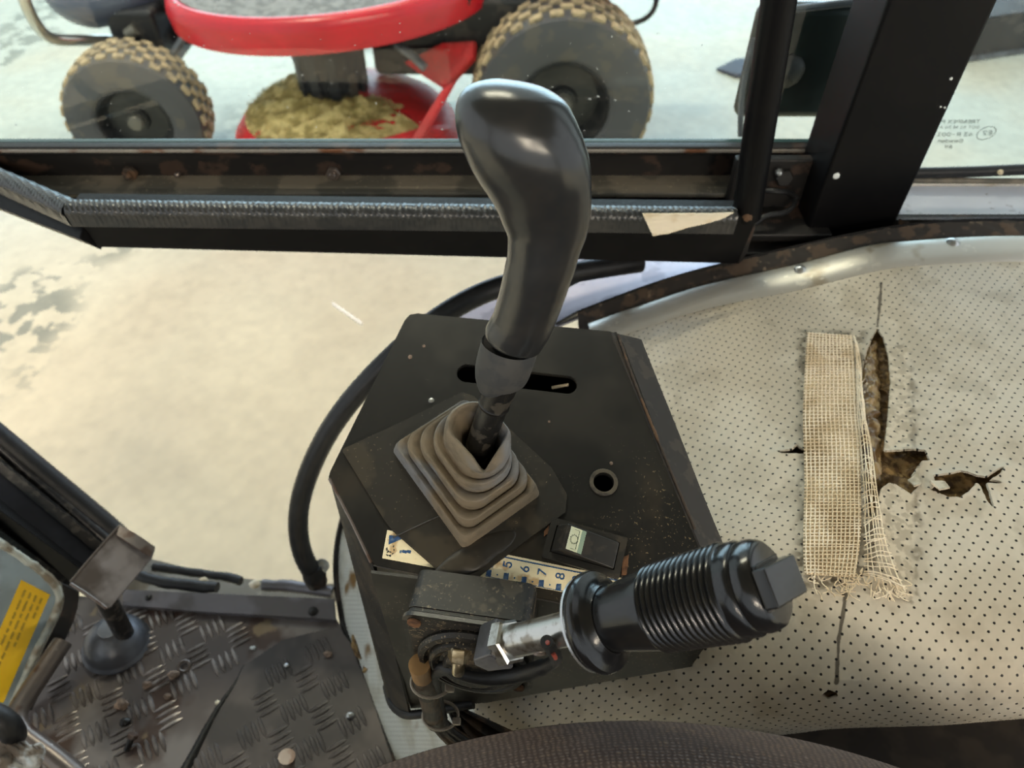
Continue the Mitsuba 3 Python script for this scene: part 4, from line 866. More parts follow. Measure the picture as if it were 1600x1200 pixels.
# ================================================================ cab floor, sill, pedal, front post
ZF = H - .85
def gz(px, py, lift=0.0): return at_z(px, py, ZF + lift)
plt_ = thing('floor_plate', 'worn steel tread plate of the cab floor with raised five-bar pattern', 'floor plate')
fp_out = [(112, 930), (522, 962), (548, 1000), (575, 1075), (612, 1185), (660, 1300), (300, 1500), (-150, 1420), (-60, 1180), (40, 1050)]
obj('plate_sheet', plate([gz(*q) for q in fp_out], .005, .001), 'floor_plate', plt_)
poly_all = Polygon([gz(*q)[:2] for q in fp_out]).buffer(-.008)
mat_out = [(379, 1036), (392, 1052), (430, 985), (528, 985), (548, 1005), (575, 1075), (612, 1185), (640, 1260), (265, 1260), (300, 1190)]
mat_poly = Polygon([gz(*q)[:2] for q in [(383, 1036), (528, 975), (548, 1005), (575, 1075), (612, 1185), (640, 1260), (250, 1260), (296, 1190), (345, 1100)]]).buffer(0)
def lens_bar(l, w, h):
    r = []
    for t in np.linspace(-1, 1, 7):
        ww = w * math.sqrt(max(0, 1 - t * t * .97)); hh = h * math.sqrt(max(0, 1 - t * t * .98))
        r.append(np.array([[t * l, -ww, 0], [t * l, -ww * .55, hh * .85], [t * l, ww * .55, hh * .85], [t * l, ww, 0]]))
    return loft(r)
barm = lens_bar(.0130, .0028, .0026); bar_d = shared(barm, 'floor_plate_bar', 40)
m_edge = mat_poly
c0_ = gz(330, 1080); base_a = math.radians(33); cell = .0345; cnt = {0: 0, 1: 0}
cells = []
for i in range(-13, 14):
    for j in range(-13, 14):
        cx_ = c0_[0] + (i * math.cos(math.radians(-12)) - j * math.sin(math.radians(-12))) * cell
        cy_ = c0_[1] + (i * math.sin(math.radians(-12)) + j * math.cos(math.radians(-12))) * cell
        cells.append((math.hypot(cx_ - c0_[0], cy_ - c0_[1]), i, j, cx_, cy_))
mt = thing('floor_sheet', 'dark smooth-worn tread sheet lying over the floor plate, its left edge curled in shadow', 'floor sheet')
ms = plate([gz(*q, .006) for q in [(381, 1040), (440, 1000), (528, 978), (548, 1005), (575, 1075), (612, 1185), (640, 1260), (250, 1260), (296, 1190), (345, 1100)]], .004, .001)
obj('sheet_body', ms, 'mat_plate', mt)
obj('cut_edge', tube(spline([gz(382, 1040, .004), gz(368, 1068, .004), gz(345, 1102, .004), gz(318, 1150, .004), gz(292, 1200, .004), gz(255, 1262, .004)], 40), np.linspace(.0015, .0075, 40), 12), 'rod_black', mt, label='black curled edge of the sheet')
for dist, i, j, cx_, cy_ in sorted(cells):
    q = Point(cx_, cy_)
    if not poly_all.contains(q): continue
    on = mat_poly.contains(q); near = mat_poly.boundary.distance(q) < .02
    if near: continue
    px_, py_ = project(np.array([[cx_, cy_, ZF]]))
    if not (-60 < px_[0] < 640 and 940 < py_[0] < 1250): continue
    ang = base_a + (math.pi / 2 if (i + j) % 2 else 0)
    for k in range(4):
        off = (k - 1.5) * .0078; x = cx_ - math.sin(ang) * off; y = cy_ + math.cos(ang) * off
        if cnt[int(on)] >= 298: continue
        cnt[int(on)] += 1
        c_, s_ = math.cos(ang), math.sin(ang)
        m4 = np.array([[c_, -s_, 0, x], [s_, c_, 0, y], [0, 0, 1 if not on else .55, ZF + (.006 if on else 0)], [0, 0, 0, 1]])
        k2 = numbered(('floor_sheet' if on else 'floor_plate') + '__raised_bar'); scene[k2] = put(shared(barm, 'mat_plate', 40) if False else (bar_d if not on else bar_m), m4) if (on is False or 'bar_m' in globals()) else None
        if scene[k2] is None:
            bar_m = shared(barm, 'mat_plate', 40); scene[k2] = put(bar_m, m4)
# sill strip and rubber behind it
sl_ = thing('door_sill', 'grey painted steel door sill strip along the outer edge of the cab floor', 'door sill')
obj('sill_bar', plate([gz(190, 921, .022), gz(522, 936, .022), gz(524, 968, .012), gz(300, 955, .012), (gz(192, 944, .012))], .004, .001), 'sill_strip', sl_)
obj('sill_front', plate([gz(192, 944, .012), gz(300, 955, .012), gz(524, 968, .012), gz(524, 972, 0), gz(300, 960, 0), gz(192, 949, 0)], .003), 'sill_strip', sl_)
obj('rivet', lathe([(0, 0), (.006, 0), (.005, .002), (0, .003)], frame(gz(489, 955, .016), [1, 0, 0], [0, -.1, 1]), 16), 'rod_black', sl_)
obj('rivet', lathe([(0, 0), (.004, 0), (.003, .002), (0, .003)], frame(gz(232, 934, .018), [1, 0, 0], [0, -.1, 1]), 16), 'rod_black', sl_)
rb = thing('sill_seal', 'torn black rubber seal lying behind the door sill strip', 'rubber seal')
obj('seal_strip', jitter(tube(spline([gz(205, 893, .02), gz(235, 905, .022), gz(300, 915, .02), gz(340, 918, .02)], 40), .007, 12), .002, 60), 'rubber_black', rb)
obj('seal_strip', jitter(tube(spline([gz(240, 886, .012), gz(320, 897, .012), gz(368, 905, .014), gz(376, 908, .014)], 40), .0055, 12), .002, 60), 'rubber_black', rb)
obj('seal_strip', jitter(tube(spline([gz(410, 914, .012), gz(460, 917, .012), gz(520, 926, .012)], 40), [.007], 12) if False else tube(spline([gz(410, 914, .012), gz(460, 917, .012), gz(520, 926, .012)], 40), .0075, 12), .002, 60), 'sill_strip', rb)
lip_ = thing('outer_step', 'pale dusty outer step edge beyond the door sill', 'step edge')
obj('step_plate', plate([gz(150, 850, -.03), gz(240, 874, -.03), gz(330, 896, -.03), gz(420, 908, -.03), gz(530, 912, -.03), gz(530, 940, -.04), gz(150, 935, -.04)], .004), 'alloy_trim', lip_)
for px, py in ((252, 908), (398, 913), (316, 909)):
    obj('mud_lump', jitter(trimesh.creation.icosphere(2, .006).apply_transform(np.diag([1.2, .9, .6, 1])).apply_translation(gz(px, py, .018)), .002, 200), 'gauze', label=f'small pale lump of dried mud on the door sill, {"left" if px < 300 else ("right" if px > 350 else "middle")} one of three', cat='mud', group='lumps of mud on the door sill')
# pedal
pd = thing('foot_pedal', 'worn bare steel foot pedal with an upturned edge on a round grey boot', 'pedal')
pp = [at(190, 820, .80), at(243, 853, .80), at(238, 872, .80), at(168, 953, .755), at(108, 913, .755)]
obj('pad', plate(pp, .004, .001, r=.006), 'pedal_rubber', pd)
obj('upturned_lip', strip([at(186, 820, .798), at(214, 835, .797), at(243, 855, .798)], [at(183, 836, .790), at(206, 851, .789), at(234, 869, .791)], .003), 'worn_steel', pd, label='upturned lip')
obj('worn_edge', tube(spline([at(110, 912, .7535), at(140, 931, .7535), at(166, 951, .7535)], 12), .0016, 8), 'worn_steel', pd)
obj('worn_edge', tube(spline([at(186, 822, .797), at(150, 862, .778), at(110, 909, .755)], 12), .0013, 8), 'worn_steel', pd)
rb0, rb1 = at(160, 925, .77), gz(196, 992, .02)
obj('pedal_rod', tube([rb0, rb0 + (rb1 - rb0) * .5, rb1], .0105, 20), 'rod_black', pd)
bo = gz(184, 1008); 
obj('pedal_boot', lathe([(.0, 0), (.038, 0), (.0385, .003), (.036, .006), (.0345, .008), (.033, .016), (.028, .024), (.020, .030), (.013, .033), (.012, .038), (0, .038)], frame(bo, [1, 0, 0], [.08, .1, 1]), 48), 'steel_grey', pd, label='round grey boot of the pedal')
# bent rod at the left
br_ = thing('bent_rod', 'bent bare steel rod lying along the left edge of the floor plate', 'rod')
obj('rod_body', tube(spline([gz(98, 1003, .05), gz(70, 1045, .05), gz(40, 1090, .05), gz(26, 1118, .05), gz(32, 1140, .048), gz(60, 1165, .045), gz(100, 1195, .04), gz(150, 1240, .04)], 70), .0105, 20), 'worn_steel', br_)
# front post
fpst = thing('front_post', 'black front door post with rubber door seal, leaning up to the left behind the pedal', 'post')
def band(a, b, c, d, d0, d1, thick, m_, name, label=None): return obj(name, plate([at(*a, d0), at(*b, d0), ext(at(*b, d0), at(*c, d1), 2.1), ext(at(*a, d0), at(*d, d1), 2.1)], thick, .001), m_, fpst, label=label)
obj('door_seal', tube([at(213, 862, .955), at(160, 815, .94), at(60, 733, .90), at(-80, 618, .85), ext(at(60, 733, .90), at(-80, 618, .85), 3.0)], .0135, 20), 'rubber_black', fpst, label='round black rubber door seal')
obj('seal_channel', tube([at(200, 872, .94), at(140, 822, .925), at(40, 735, .89), at(-80, 628, .845), ext(at(40, 735, .89), at(-80, 628, .845), 3.0)], .0085, 16), 'rod_black', fpst)
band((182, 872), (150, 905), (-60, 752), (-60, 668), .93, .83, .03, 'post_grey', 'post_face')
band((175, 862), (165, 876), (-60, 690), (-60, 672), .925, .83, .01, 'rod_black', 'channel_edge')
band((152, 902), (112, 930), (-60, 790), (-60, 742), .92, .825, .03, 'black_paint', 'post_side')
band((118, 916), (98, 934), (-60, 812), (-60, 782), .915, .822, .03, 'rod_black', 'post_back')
dash = thing('side_panel', 'blue-grey side panel with a yellow label in the lower left corner', 'panel')
dd = lambda a, b: at_plane(a, b, at(40, 1000, .80), unit(np.array([.75, -.55, .45])))
obj('panel_sheet', plate([dd(-420, 560), dd(0, 842), dd(60, 886), dd(88, 912), dd(94, 938), dd(60, 1010), dd(16, 1108), dd(-60, 1240), dd(-420, 1240)], .012, .003), 'blue_grey', dash)
obj('edge_filler', jitter(tube(spline([dd(-20, 835), dd(30, 868), dd(64, 892), dd(88, 918), dd(92, 940), dd(70, 990), dd(40, 1055), dd(18, 1106)], 80), .0042, 10), .0015, 200), 'seal_edge', dash, label='cracked pale sealant along the edge')
obj('dark_gap', strip([dd(96, 912), dd(100, 940), dd(75, 1000), dd(28, 1110)], [dd(124, 925), dd(120, 955), dd(92, 1020), dd(50, 1110)], .01), 'rust_edge' if False else 'black_rust', dash)
yl = thing('yellow_label', 'yellow warning label with faded small print on the blue-grey side panel', 'label')
dn = unit(np.array([.75, -.55, .45])); lift_ = dn * .0006 * (1 if np.dot(dn, EYE - dd(40, 1000)) > 0 else -1)
Q = [dd(33, 906) + lift_, dd(78, 929) + lift_, dd(5, 1098) + lift_, dd(-45, 1085) + lift_]
obj('label_sheet', plate(Q, .0006), 'yellow_label', yl)
lu, lv2 = unit(Q[2] - Q[1]), unit(Q[0] - Q[1]); LM = np.linalg.norm(Q[2] - Q[1]); LW = np.linalg.norm(Q[0] - Q[1])
for r_ in range(4):
    t = .06
    while t < (.22, .52, .70, .48)[r_] if r_ != 0 else t < .24:
        wlen = rng.uniform(.04, .10); o = Q[1] + lu * LM * t + lv2 * LW * (.20 + .19 * r_)
        a4, b4 = o, o + lu * LM * wlen; w5 = lv2 * LW * .035
        obj('printed_word', plate([a4 + lift_ * .6 - w5, b4 + lift_ * .6 - w5, b4 + lift_ * .6 + w5, a4 + lift_ * .6 + w5], .0002), 'label_print', yl); t += wlen + .02
# lower left corner: torn rag, cable
nn = 26; U_, V_ = np.meshgrid(np.linspace(0, 1, nn), np.linspace(0, 1, nn), indexing='ij')
P = np.array([[gz(-60 + 120 * u + 6 * math.sin(9 * v), 1160 + 110 * v + 5 * math.sin(8 * u), .10 + .02 * meshkit.fbm(np.array([u * 6, v * 6, 1.]), 3) ) for v in np.linspace(0, 1, nn)] for u in np.linspace(0, 1, nn)])
rg = grid_mesh(P); rg = trimesh.Trimesh(rg.vertices, rg.faces if rg.face_normals.mean(0)[2] > 0 else rg.faces[:, ::-1], process=False)
obj('torn_rag', solidify(jitter(rg, .006, 40), .004), 'rag', label='torn dirty rag in the bottom left corner', cat='rag', smooth=True)
obj('black_pipe', tube(spline([gz(-60, 1120, .14), gz(-10, 1118, .14), gz(12, 1132, .13), gz(22, 1150, .10)], 30), .011, 16), 'rubber_black', label='short black rubber pipe below the yellow label', cat='pipe')
for k, (px, py, r_, m_, lb) in enumerate(((271, 1055, .0055, 'debris', 'pinkish clod of dirt on the floor plate, beside a small steel ring'), (262, 1088, .0034, 'debris', 'small dark pebble on the floor plate below the pinkish clod'), (190, 1100, .0065, 'debris', 'brown crumb of dirt near the middle of the floor plate'), (195, 1128, .005, 'rod_black', 'black crumb of dirt beside the bare bolt on the floor plate'), (395, 1012, .003, 'dust_speck', 'tiny pale chip near the top of the floor plate'), (512, 1022, .0045, 'debris', 'clod of dirt at the right edge of the floor plate'), (341, 1098, .003, 'gauze', 'pale straw crumb just left of the black curled edge'), (547, 1118, .004, 'rivet_metal', 'bright metal crumb at the right edge of the floor sheet'), (230, 1070, .0045, 'debris', 'pale clod of dirt in the middle of the floor plate'), (448, 1040, .003, 'rivet_metal', 'tiny shiny bead on the floor sheet'))):
    s = jitter(trimesh.creation.icosphere(2, r_).apply_transform(np.diag([1.2, .9, .8, 1])).apply_translation(gz(px, py, r_ * .7 + (.006 if px > 400 else 0))), r_ * .5, 180, k)
    obj('dirt_crumb', s, m_, label=lb, cat='dirt', smooth=True)
nut_ = frame(gz(288, 1041, .002), [1, 0, 0], [.3, -.2, 1]); obj('steel_ring', trimesh.creation.torus(.006, .0018, major_sections=28, minor_sections=10).apply_transform(nut_), 'worn_steel', label='small steel ring lying on the floor plate', cat='ring')
b0_, b1_ = gz(198, 1172, .004), gz(206, 1153, .012); bl_ = thing('loose_bolt', 'short bare bolt lying on the floor plate left of the curled edge', 'bolt'); obj('bolt_shank', tube([b0_, b1_], .0035, 14), 'rod_black', bl_); obj('bolt_head', hexprism(.0058, .005, frame(b1_, [1, 0, 0], b1_ - b0_)), 'worn_steel', bl_)
pg0, pg1 = gz(447, 1215, .01), gz(448, 1182, .05); pgk = thing('steel_peg', 'upright steel peg at the bottom edge of the floor sheet', 'peg'); obj('peg_body', tube([pg0, pg1], .0085, 18), 'worn_steel', pgk)
# light vinyl skirt of the wheel arch, left of and below the console
cols = [[(540, 800, .90), (530, 840, .915), (526, 880, .915), (529, 925, .905), (540, 985, .885), (556, 1030, .86), (576, 1085, .83), (600, 1150, .80), (620, 1205, .78), (640, 1260, .76)],
        [(556, 800, .875), (548, 840, .885), (546, 880, .885), (552, 925, .87), (566, 985, .845), (582, 1030, .82), (606, 1085, .79), (634, 1150, .765), (660, 1205, .75), (690, 1260, .73)],
        [(590, 800, .83), (585, 840, .835), (585, 880, .83), (592, 925, .815), (608, 985, .785), (624, 1030, .76), (648, 1085, .735), (680, 1150, .715), (716, 1205, .70), (760, 1260, .69)],
        [(660, 800, .77), (655, 840, .77), (655, 880, .765), (664, 925, .745), (680, 985, .71), (698, 1030, .68), (724, 1085, .65), (770, 1150, .63), (820, 1205, .62), (880, 1260, .61)]]
CP = np.array([[at(*q) for q in c] for c in cols]); ui, vi = np.linspace(0, 1, 4), np.linspace(0, 1, 10)
un, vn = np.linspace(0, 1, 60), np.linspace(0, 1, 140)
SK = np.dstack([RectBivariateSpline(ui, vi, CP[..., k], kx=3, ky=3, s=0)(un, vn) for k in range(3)])
skm = grid_mesh(SK); uvs = np.array([[u_ * .2, v_ * .55] for u_ in un for v_ in vn])
if np.dot(skm.face_normals.mean(0), EYE - skm.vertices.mean(0)) < 0: skm = trimesh.Trimesh(skm.vertices, skm.faces[:, ::-1], process=False)
sks = solidify(skm, .002); obj('front_skirt', sks, 'skirt_vinyl', cover, label='pale ribbed vinyl skirt hanging down to the floor, stained brown', smooth=True, uv=np.vstack([uvs, uvs]))
obj('skirt_piping', tube(spline(SK[0], 120), .0048, 12), 'black_rust', cover, label='dark edge along the skirt')
for q in ([(548, 992), (556, 1004), (562, 1030), (556, 1026), (549, 1010)], [(566, 1030), (580, 1026), (576, 1044), (568, 1050)]):
    base_d = [.868, .862, .848, .855, .865]; g = plate([at(a_, b_5, base_d[k] - .004 + (-.014 if a_ > 563 else 0)) for k, (a_, b_5) in enumerate(q)], .003); obj('tear_patch', jitter(g.subdivide().subdivide(), .0015, 300), 'foam', cover, label='brown tear in the skirt')
# ---------------------------------------------------------------- gauze tape
gz_t = thing('gauze_tape', 'frayed strip of woven gauze tape stuck left of the long slit in the vinyl', 'tape')
def cl(pts): return cov(pts)
left_e = [(1262, 524), (1259, 560), (1257, 600), (1255, 650), (1256, 700), (1257, 750), (1256, 800), (1255, 850), (1257, 900)]
rt_e = [(1331, 529), (1334, 560), (1336, 600), (1338, 650), (1342, 700), (1343, 750), (1344, 800), (1342, 850), (1334, 905)]
lu_, ru_ = cl(left_e), cl(rt_e); lc, rc = CubicSpline(np.linspace(0, 1, 9), lu_), CubicSpline(np.linspace(0, 1, 9), ru_)
tv = np.linspace(0, 1, 90); wv = np.linspace(0, 1, 16)
bp_ = np.array([[lc(t) * (1 - w_) + rc(t) * w_ for w_ in wv] for t in tv]); Pb = S(bp_[..., 0], bp_[..., 1], .0032 + 0 * bp_[..., 0])
gb = grid_mesh(Pb); gb = trimesh.Trimesh(gb.vertices, gb.faces if gb.face_normals.mean(0)[2] > 0 else gb.faces[:, ::-1], process=False)
obj('tape_backing', solidify(gb, .0012), 'gauze_backing', gz_t, label='glue-stained backing below the weave', smooth=True)
def thread(q, lift, r=.00042, sides=5): return tube(S(q[:, 0], q[:, 1], lift), r, sides, False)
ths = []
for k in range(13):
    w_ = (k + .5) / 13; t_ = np.linspace(0, 1, 60); q = np.array([lc(t) * (1 - w_) + rc(t) * w_ for t in t_]); q[:, 0] += .0006 * (meshkit.fbm(np.c_[t_ * 30, np.full(60, k * 3.), np.zeros(60)], 2, k) - .5)
    ths.append(thread(q, .0042 + .0003 * np.sin(t_ * 200 + k * math.pi), .00052))
for k in range(74):
    t = (k + .5 + rng.uniform(-.15, .15)) / 74; w_ = np.linspace(-.01, 1.0, 14); q = np.array([lc(t) * (1 - x) + rc(t + .004 * math.sin(k)) * x for x in w_])
    ths.append(thread(q, .0042 + .0003 * np.sin(w_ * 40 + k * math.pi), .00055 if t < .35 else .00048))
obj('weave', join(*ths), 'gauze', gz_t, label='woven cream threads', kind='stuff', smooth=True)
# loose right part: pulled threads bulging over the slit
lo_l = [(1333, 530), (1337, 580), (1338, 640), (1342, 700), (1345, 760), (1347, 820), (1348, 870), (1346, 905)]
lo_r = [(1334, 532), (1344, 580), (1349, 640), (1358, 700), (1366, 760), (1374, 810), (1388, 865), (1416, 930)]
a7, b7 = cl(lo_l), cl(lo_r); ac, bc = CubicSpline(np.linspace(0, 1, 8), a7), CubicSpline(np.linspace(0, 1, 8), b7); th2 = []
for k in range(6):
    w_ = (k + .6) / 6; t_ = np.linspace(0, 1, 70); q = np.array([ac(t) * (1 - w_) + bc(t) * w_ for t in t_]); q[:, 0] += .0022 * (meshkit.fbm(np.c_[t_ * 9, np.full(70, k * 5.), np.zeros(70)], 2, 9 + k) - .5)
    th2.append(thread(q, .0045 + .003 * np.sin(math.pi * w_) * np.sin(math.pi * t_), .00058 if k == 5 else .00045))
for k in range(46):
    t = .04 + .96 * (k + rng.uniform(.1, .9)) / 46; dt = rng.normal(.012, .02); w_ = np.linspace(0, 1, 10)
    q = np.array([ac(t) * (1 - x) + bc(min(1, max(0, t + dt))) * x for x in w_]); q[:, 1] += .002 * (meshkit.fbm(np.c_[w_ * 4, np.full(10, k * 3.1), np.zeros(10)], 2, 4) - .5)
    th2.append(thread(q, .0046 + .003 * np.sin(math.pi * w_), .0004))
obj('loose_threads', join(*th2), 'gauze', gz_t, label='loose pulled threads along the slit', kind='stuff', smooth=True)
fr = []
for k in range(70):
    px, py = rng.uniform(1262, 1412), rng.uniform(890, 922) + 0; 
    if px > 1345: py += (px - 1345) * .22
    q0_ = np.array([[px, py], [px + rng.uniform(-6, 12), py + rng.uniform(4, 12)], [px + rng.uniform(-8, 22), py + rng.uniform(2, 22)]]); q = spline(cl(q0_), 8)
    fr.append(thread(q, .0028 + .0012 * rng.random(), .00038))
obj('frayed_end', join(*fr), 'gauze', gz_t, label='frayed lower end', kind='stuff', smooth=True)
# ---------------------------------------------------------------- seat
seat = thing('seat_cushion', 'brown woven fabric seat cushion at the bottom of the picture', 'seat')
SC = np.array([.062, .134 - .40, H - .3755]); nphi, nr = 220, 46
phi = np.linspace(0, 2 * np.pi, nphi); prof_s = [(0, .030), (.08, .030), (.16, .029), (.24, .026), (.30, .021), (.34, .014), (.37, .004), (.388, -.010), (.397, -.026), (.400, -.045), (.397, -.07), (.39, -.11), (.385, -.15)]
pa = np.array(prof_s); dd_ = np.r_[0, np.cumsum(np.hypot(*np.diff(pa, axis=0).T))]; fs = np.linspace(0, dd_[-1], nr); pr_s = CubicSpline(dd_, pa)(fs)
SG = np.array([[SC + [r_ * math.sin(f), r_ * math.cos(f), h_ + .0012 * math.sin(6 * f)] for r_, h_ in pr_s] for f in phi])
su_v = np.array([[f * .36, s_] for f in phi for s_ in fs]); smesh = grid_mesh(SG)
if smesh.face_normals[len(smesh.faces) // 3][2] < 0: smesh = trimesh.Trimesh(smesh.vertices, smesh.faces[:, ::-1], process=False)
obj('cushion_cover', smesh, 'seat_fabric', seat, smooth=True, uv=su_v)
obj('side_tray', bx(.13, .95, -.30, .205, H - .580, H - .565, .004), 'tray_vinyl', seat, label='dark brown trim beside the cushion')
obj('seat_base', lathe([(0, -.40), (.16, -.40), (.16, -.16), (.36, -.155), (.37, -.12), (0, -.12)], frame(SC, [1, 0, 0], [0, 0, 1]), 48), 'black_paint', seat)

# ================================================================ outside: the riding mower
mow = thing('riding_mower', 'red riding lawn mower with turf tyres and grass-covered mowing deck, parked outside the window', 'riding mower')
def wheel(name, c, R, W, rim, nb, rows, yaw=0.0, label=None):
    """axle along y; c the centre"""
    Rz = np.eye(4); Rz[:2, :2] = [[math.cos(yaw), -math.sin(yaw)], [math.sin(yaw), math.cos(yaw)]]
    M = Rz.copy(); M[:3, 3] = c; M = M @ frame([0, 0, 0], [1, 0, 0], [0, -1, 0])      # local z = towards the camera
    h = W / 2
    pr = [(rim, -h * .8), (rim * 1.12, -h * .98), (R * .80, -h), (R * .93, -h * .92), (R * .965, -h * .72), (R * .975, -h * .3), (R * .98, 0), (R * .975, h * .3), (R * .965, h * .72), (R * .93, h * .92), (R * .80, h), (R * .72, h * .99), (rim * 1.14, h * .97), (rim * 1.05, h * .90), (rim, h * .80)]
    wk = obj(name, lathe(pr, M, 72), 'tyre', mow, label=label, smooth=40)
    obj('rim', lathe([(rim, -h * .7), (rim * 1.03, -h * .7), (rim * 1.03, h * .84), (rim * .98, h * .88), (rim * .93, h * .80), (rim * .86, h * .45), (rim * .80, h * .35), (rim * .34, h * .38), (rim * .30, h * .55), (0, h * .55)], M, 56), 'rim_black', wk, smooth=35)
    obj('hub', lathe([(0, h * .5), (rim * .22, h * .5), (rim * .22, h * .78), (rim * .17, h * .86), (0, h * .88)], M, 32), 'hub_grey', wk)
    bw, bl2, bh = W * .86 / rows * .72, 2 * math.pi * R / nb * .62, R * .05
    blk = bx(-bl2 / 2, bl2 / 2, -bh, bh * .55, -bw / 2, bw / 2, .003)
    d = shared(blk, 'tread', 35)
    for i in range(nb):
        for j in range(rows):
            zz = (j - (rows - 1) / 2) * W * .86 / rows; a_ = (i + .5 * (j % 2)) / nb * 2 * math.pi
            rr3 = R * (1 - .055 * (abs(zz) / h) ** 3) - bh * .3
            tlt = -.35 * (zz / h) ** 3
            er = np.array([math.cos(a_), math.sin(a_), 0]); et = np.array([-math.sin(a_), math.cos(a_), 0]); ez = np.array([0, 0, 1.])
            er2 = er * math.cos(tlt) - ez * math.sin(tlt); ez2 = np.cross(et, er2)
            m5 = np.eye(4); m5[:3, 0], m5[:3, 1], m5[:3, 2], m5[:3, 3] = et, er2, -ez2, er * rr3 + ez * zz
            kk = numbered(wk + '__tread_block'); scene[kk] = put(d, M @ m5)
    # side lugs at the shoulder
    return wk
fc = np.array([-1.085, 2.02, .192]); rc_ = np.array([.142, 2.03, .252])
wheel('front_wheel', fc, .195, .155, .100, 26, 5, .10, 'front wheel with dusty turf tread')
wheel('rear_wheel', rc_, .254, .23, .125, 28, 6, 0, 'larger rear wheel with dusty turf tread')
# mowing deck: a domed red shell with chute
dk = np.array([-.50, 2.08, 0.0])
deck_prof = [(.335, .085), (.338, .10), (.332, .13), (.30, .17), (.26, .195), (.20, .215), (.12, .228), (0, .232)]
dkk = obj('mowing_deck', tf(lathe(deck_prof, None, 72), np.array([[1, 0, 0, dk[0]], [0, .95, 0, dk[1]], [0, 0, 1, 0], [0, 0, 0, 1]])), 'red_deck', mow, label='red domed mowing deck', smooth=True)
obj('deck_ridge', jitter(tube(spline([dk + [.31, -.02, .12], dk + [.22, -.18, .18], dk + [.02, -.27, .175], dk + [-.18, -.22, .17]], 40), .022, 14), .001, 5), 'red_deck', dkk, smooth=True)
obj('discharge_chute', plate([at_y(628, 96, 2.03), at_y(690, 66, 2.03), at_y(738, 62, 2.0), at_y(738, 90, 1.98), at_y(692, 138, 1.95), at_y(660, 118, 2.0)], .03, .01), 'red_deck', dkk, label='red discharge chute')
obj('deck_skirt', plate([at_y(690, 140, 1.94), at_y(712, 122, 1.95), at_y(655, 225, 1.84), at_y(630, 235, 1.82)], .03, .008), 'red_deck', dkk)
cl_m = []
def deck_z(r): return np.interp(r, [q[0] for q in deck_prof[::-1]], [q[1] for q in deck_prof[::-1]])
for _ in range(2600):
    a_, r_ = rng.uniform(2.4, 5.3), .27 * math.sqrt(rng.random()) + .02
    if rng.random() < .25: a_ = rng.uniform(5.0, 5.9); r_ = rng.uniform(.1, .2)
    x, y = r_ * math.cos(a_), r_ * math.sin(a_); z = deck_z(r_) + .012 * rng.random()
    dz = rng.normal(0, .25); l_ = rng.uniform(.008, .022); f = rng.uniform(0, 2 * math.pi); d3 = np.array([math.cos(f), math.sin(f), dz]) * l_
    p0_ = dk + [x, y * .95, z]; n3 = np.cross(d3, [0, 0, 1]); n3 = n3 / np.linalg.norm(n3) * .0018
    cl_m.append((p0_ - d3 / 2 - n3, p0_ - d3 / 2 + n3, p0_ + d3 / 2 + n3 * .4, p0_ + d3 / 2 - n3 * .4))
vv_ = np.array(cl_m).reshape(-1, 3); k4 = np.arange(len(cl_m))[:, None] * 4
heap_pts = 30
hp_m = []
for a_ in np.linspace(2.35, 5.75, 60):
    hp_m.append([dk + [r_ * math.cos(a_), .95 * r_ * math.sin(a_), deck_z(r_) + .002 + .016 * max(0, math.sin(math.pi * np.clip((r_ - .06) / (.27 - (.09 if a_ > 4.9 else 0) - .06), 0, 1))) * (1 + .6 * math.sin(a_ * 13 + r_ * 60)) * min(1, (5.75 - a_) * 3)] for r_ in np.linspace(.06, .29, 26)])
hm = grid_mesh(np.array(hp_m)); hm = trimesh.Trimesh(hm.vertices, hm.faces if hm.face_normals.mean(0)[2] > 0 else hm.faces[:, ::-1], process=False)
straw = trimesh.Trimesh(np.vstack([vv_, jitter(hm, .008, 60).vertices]), np.vstack([k4 + [0, 1, 2], k4 + [0, 2, 3], hm.faces + len(vv_)]), process=False)
obj('grass_clippings', straw, 'clippings', mow, label='dry yellow grass clippings heaped on the deck', kind='stuff', smooth=False)
sp_c = dk + [-.03, .03, 0]
obj('belt_cover', lathe([(.085, .22), (.092, .25), (.10, .32), (.105, .36), (.112, .385), (.116, .40), (.10, .42), (0, .425)], frame([sp_c[0], sp_c[1], 0], [1, 0, 0], [0, 0, 1]), 40), 'spindle_cover', mow, label='black ribbed belt cover on the deck')
for k in range(7):
    q = -2.4 + k * .55; c = np.array([sp_c[0] + .098 * math.cos(q), sp_c[1] + .098 * math.sin(q), .31]); mm = frame(c, [-math.sin(q), math.cos(q), 0], [math.cos(q), math.sin(q), 0]); obj('cover_rib', tf(rbox(.03, .16, .012, .004), mm), 'spindle_cover', mow)
obj('engine_block', bx(-.42, .02, 2.2, 2.5, .22, .46, .02), 'mower_black', mow)
obj('frame_rail', bx(-1.15, .35, 2.24, 2.30, .30, .37, .006), 'mower_black', mow)
obj('frame_rail', bx(-.35, .12, 2.05, 2.22, .36, .50, .02), 'mower_black', mow)
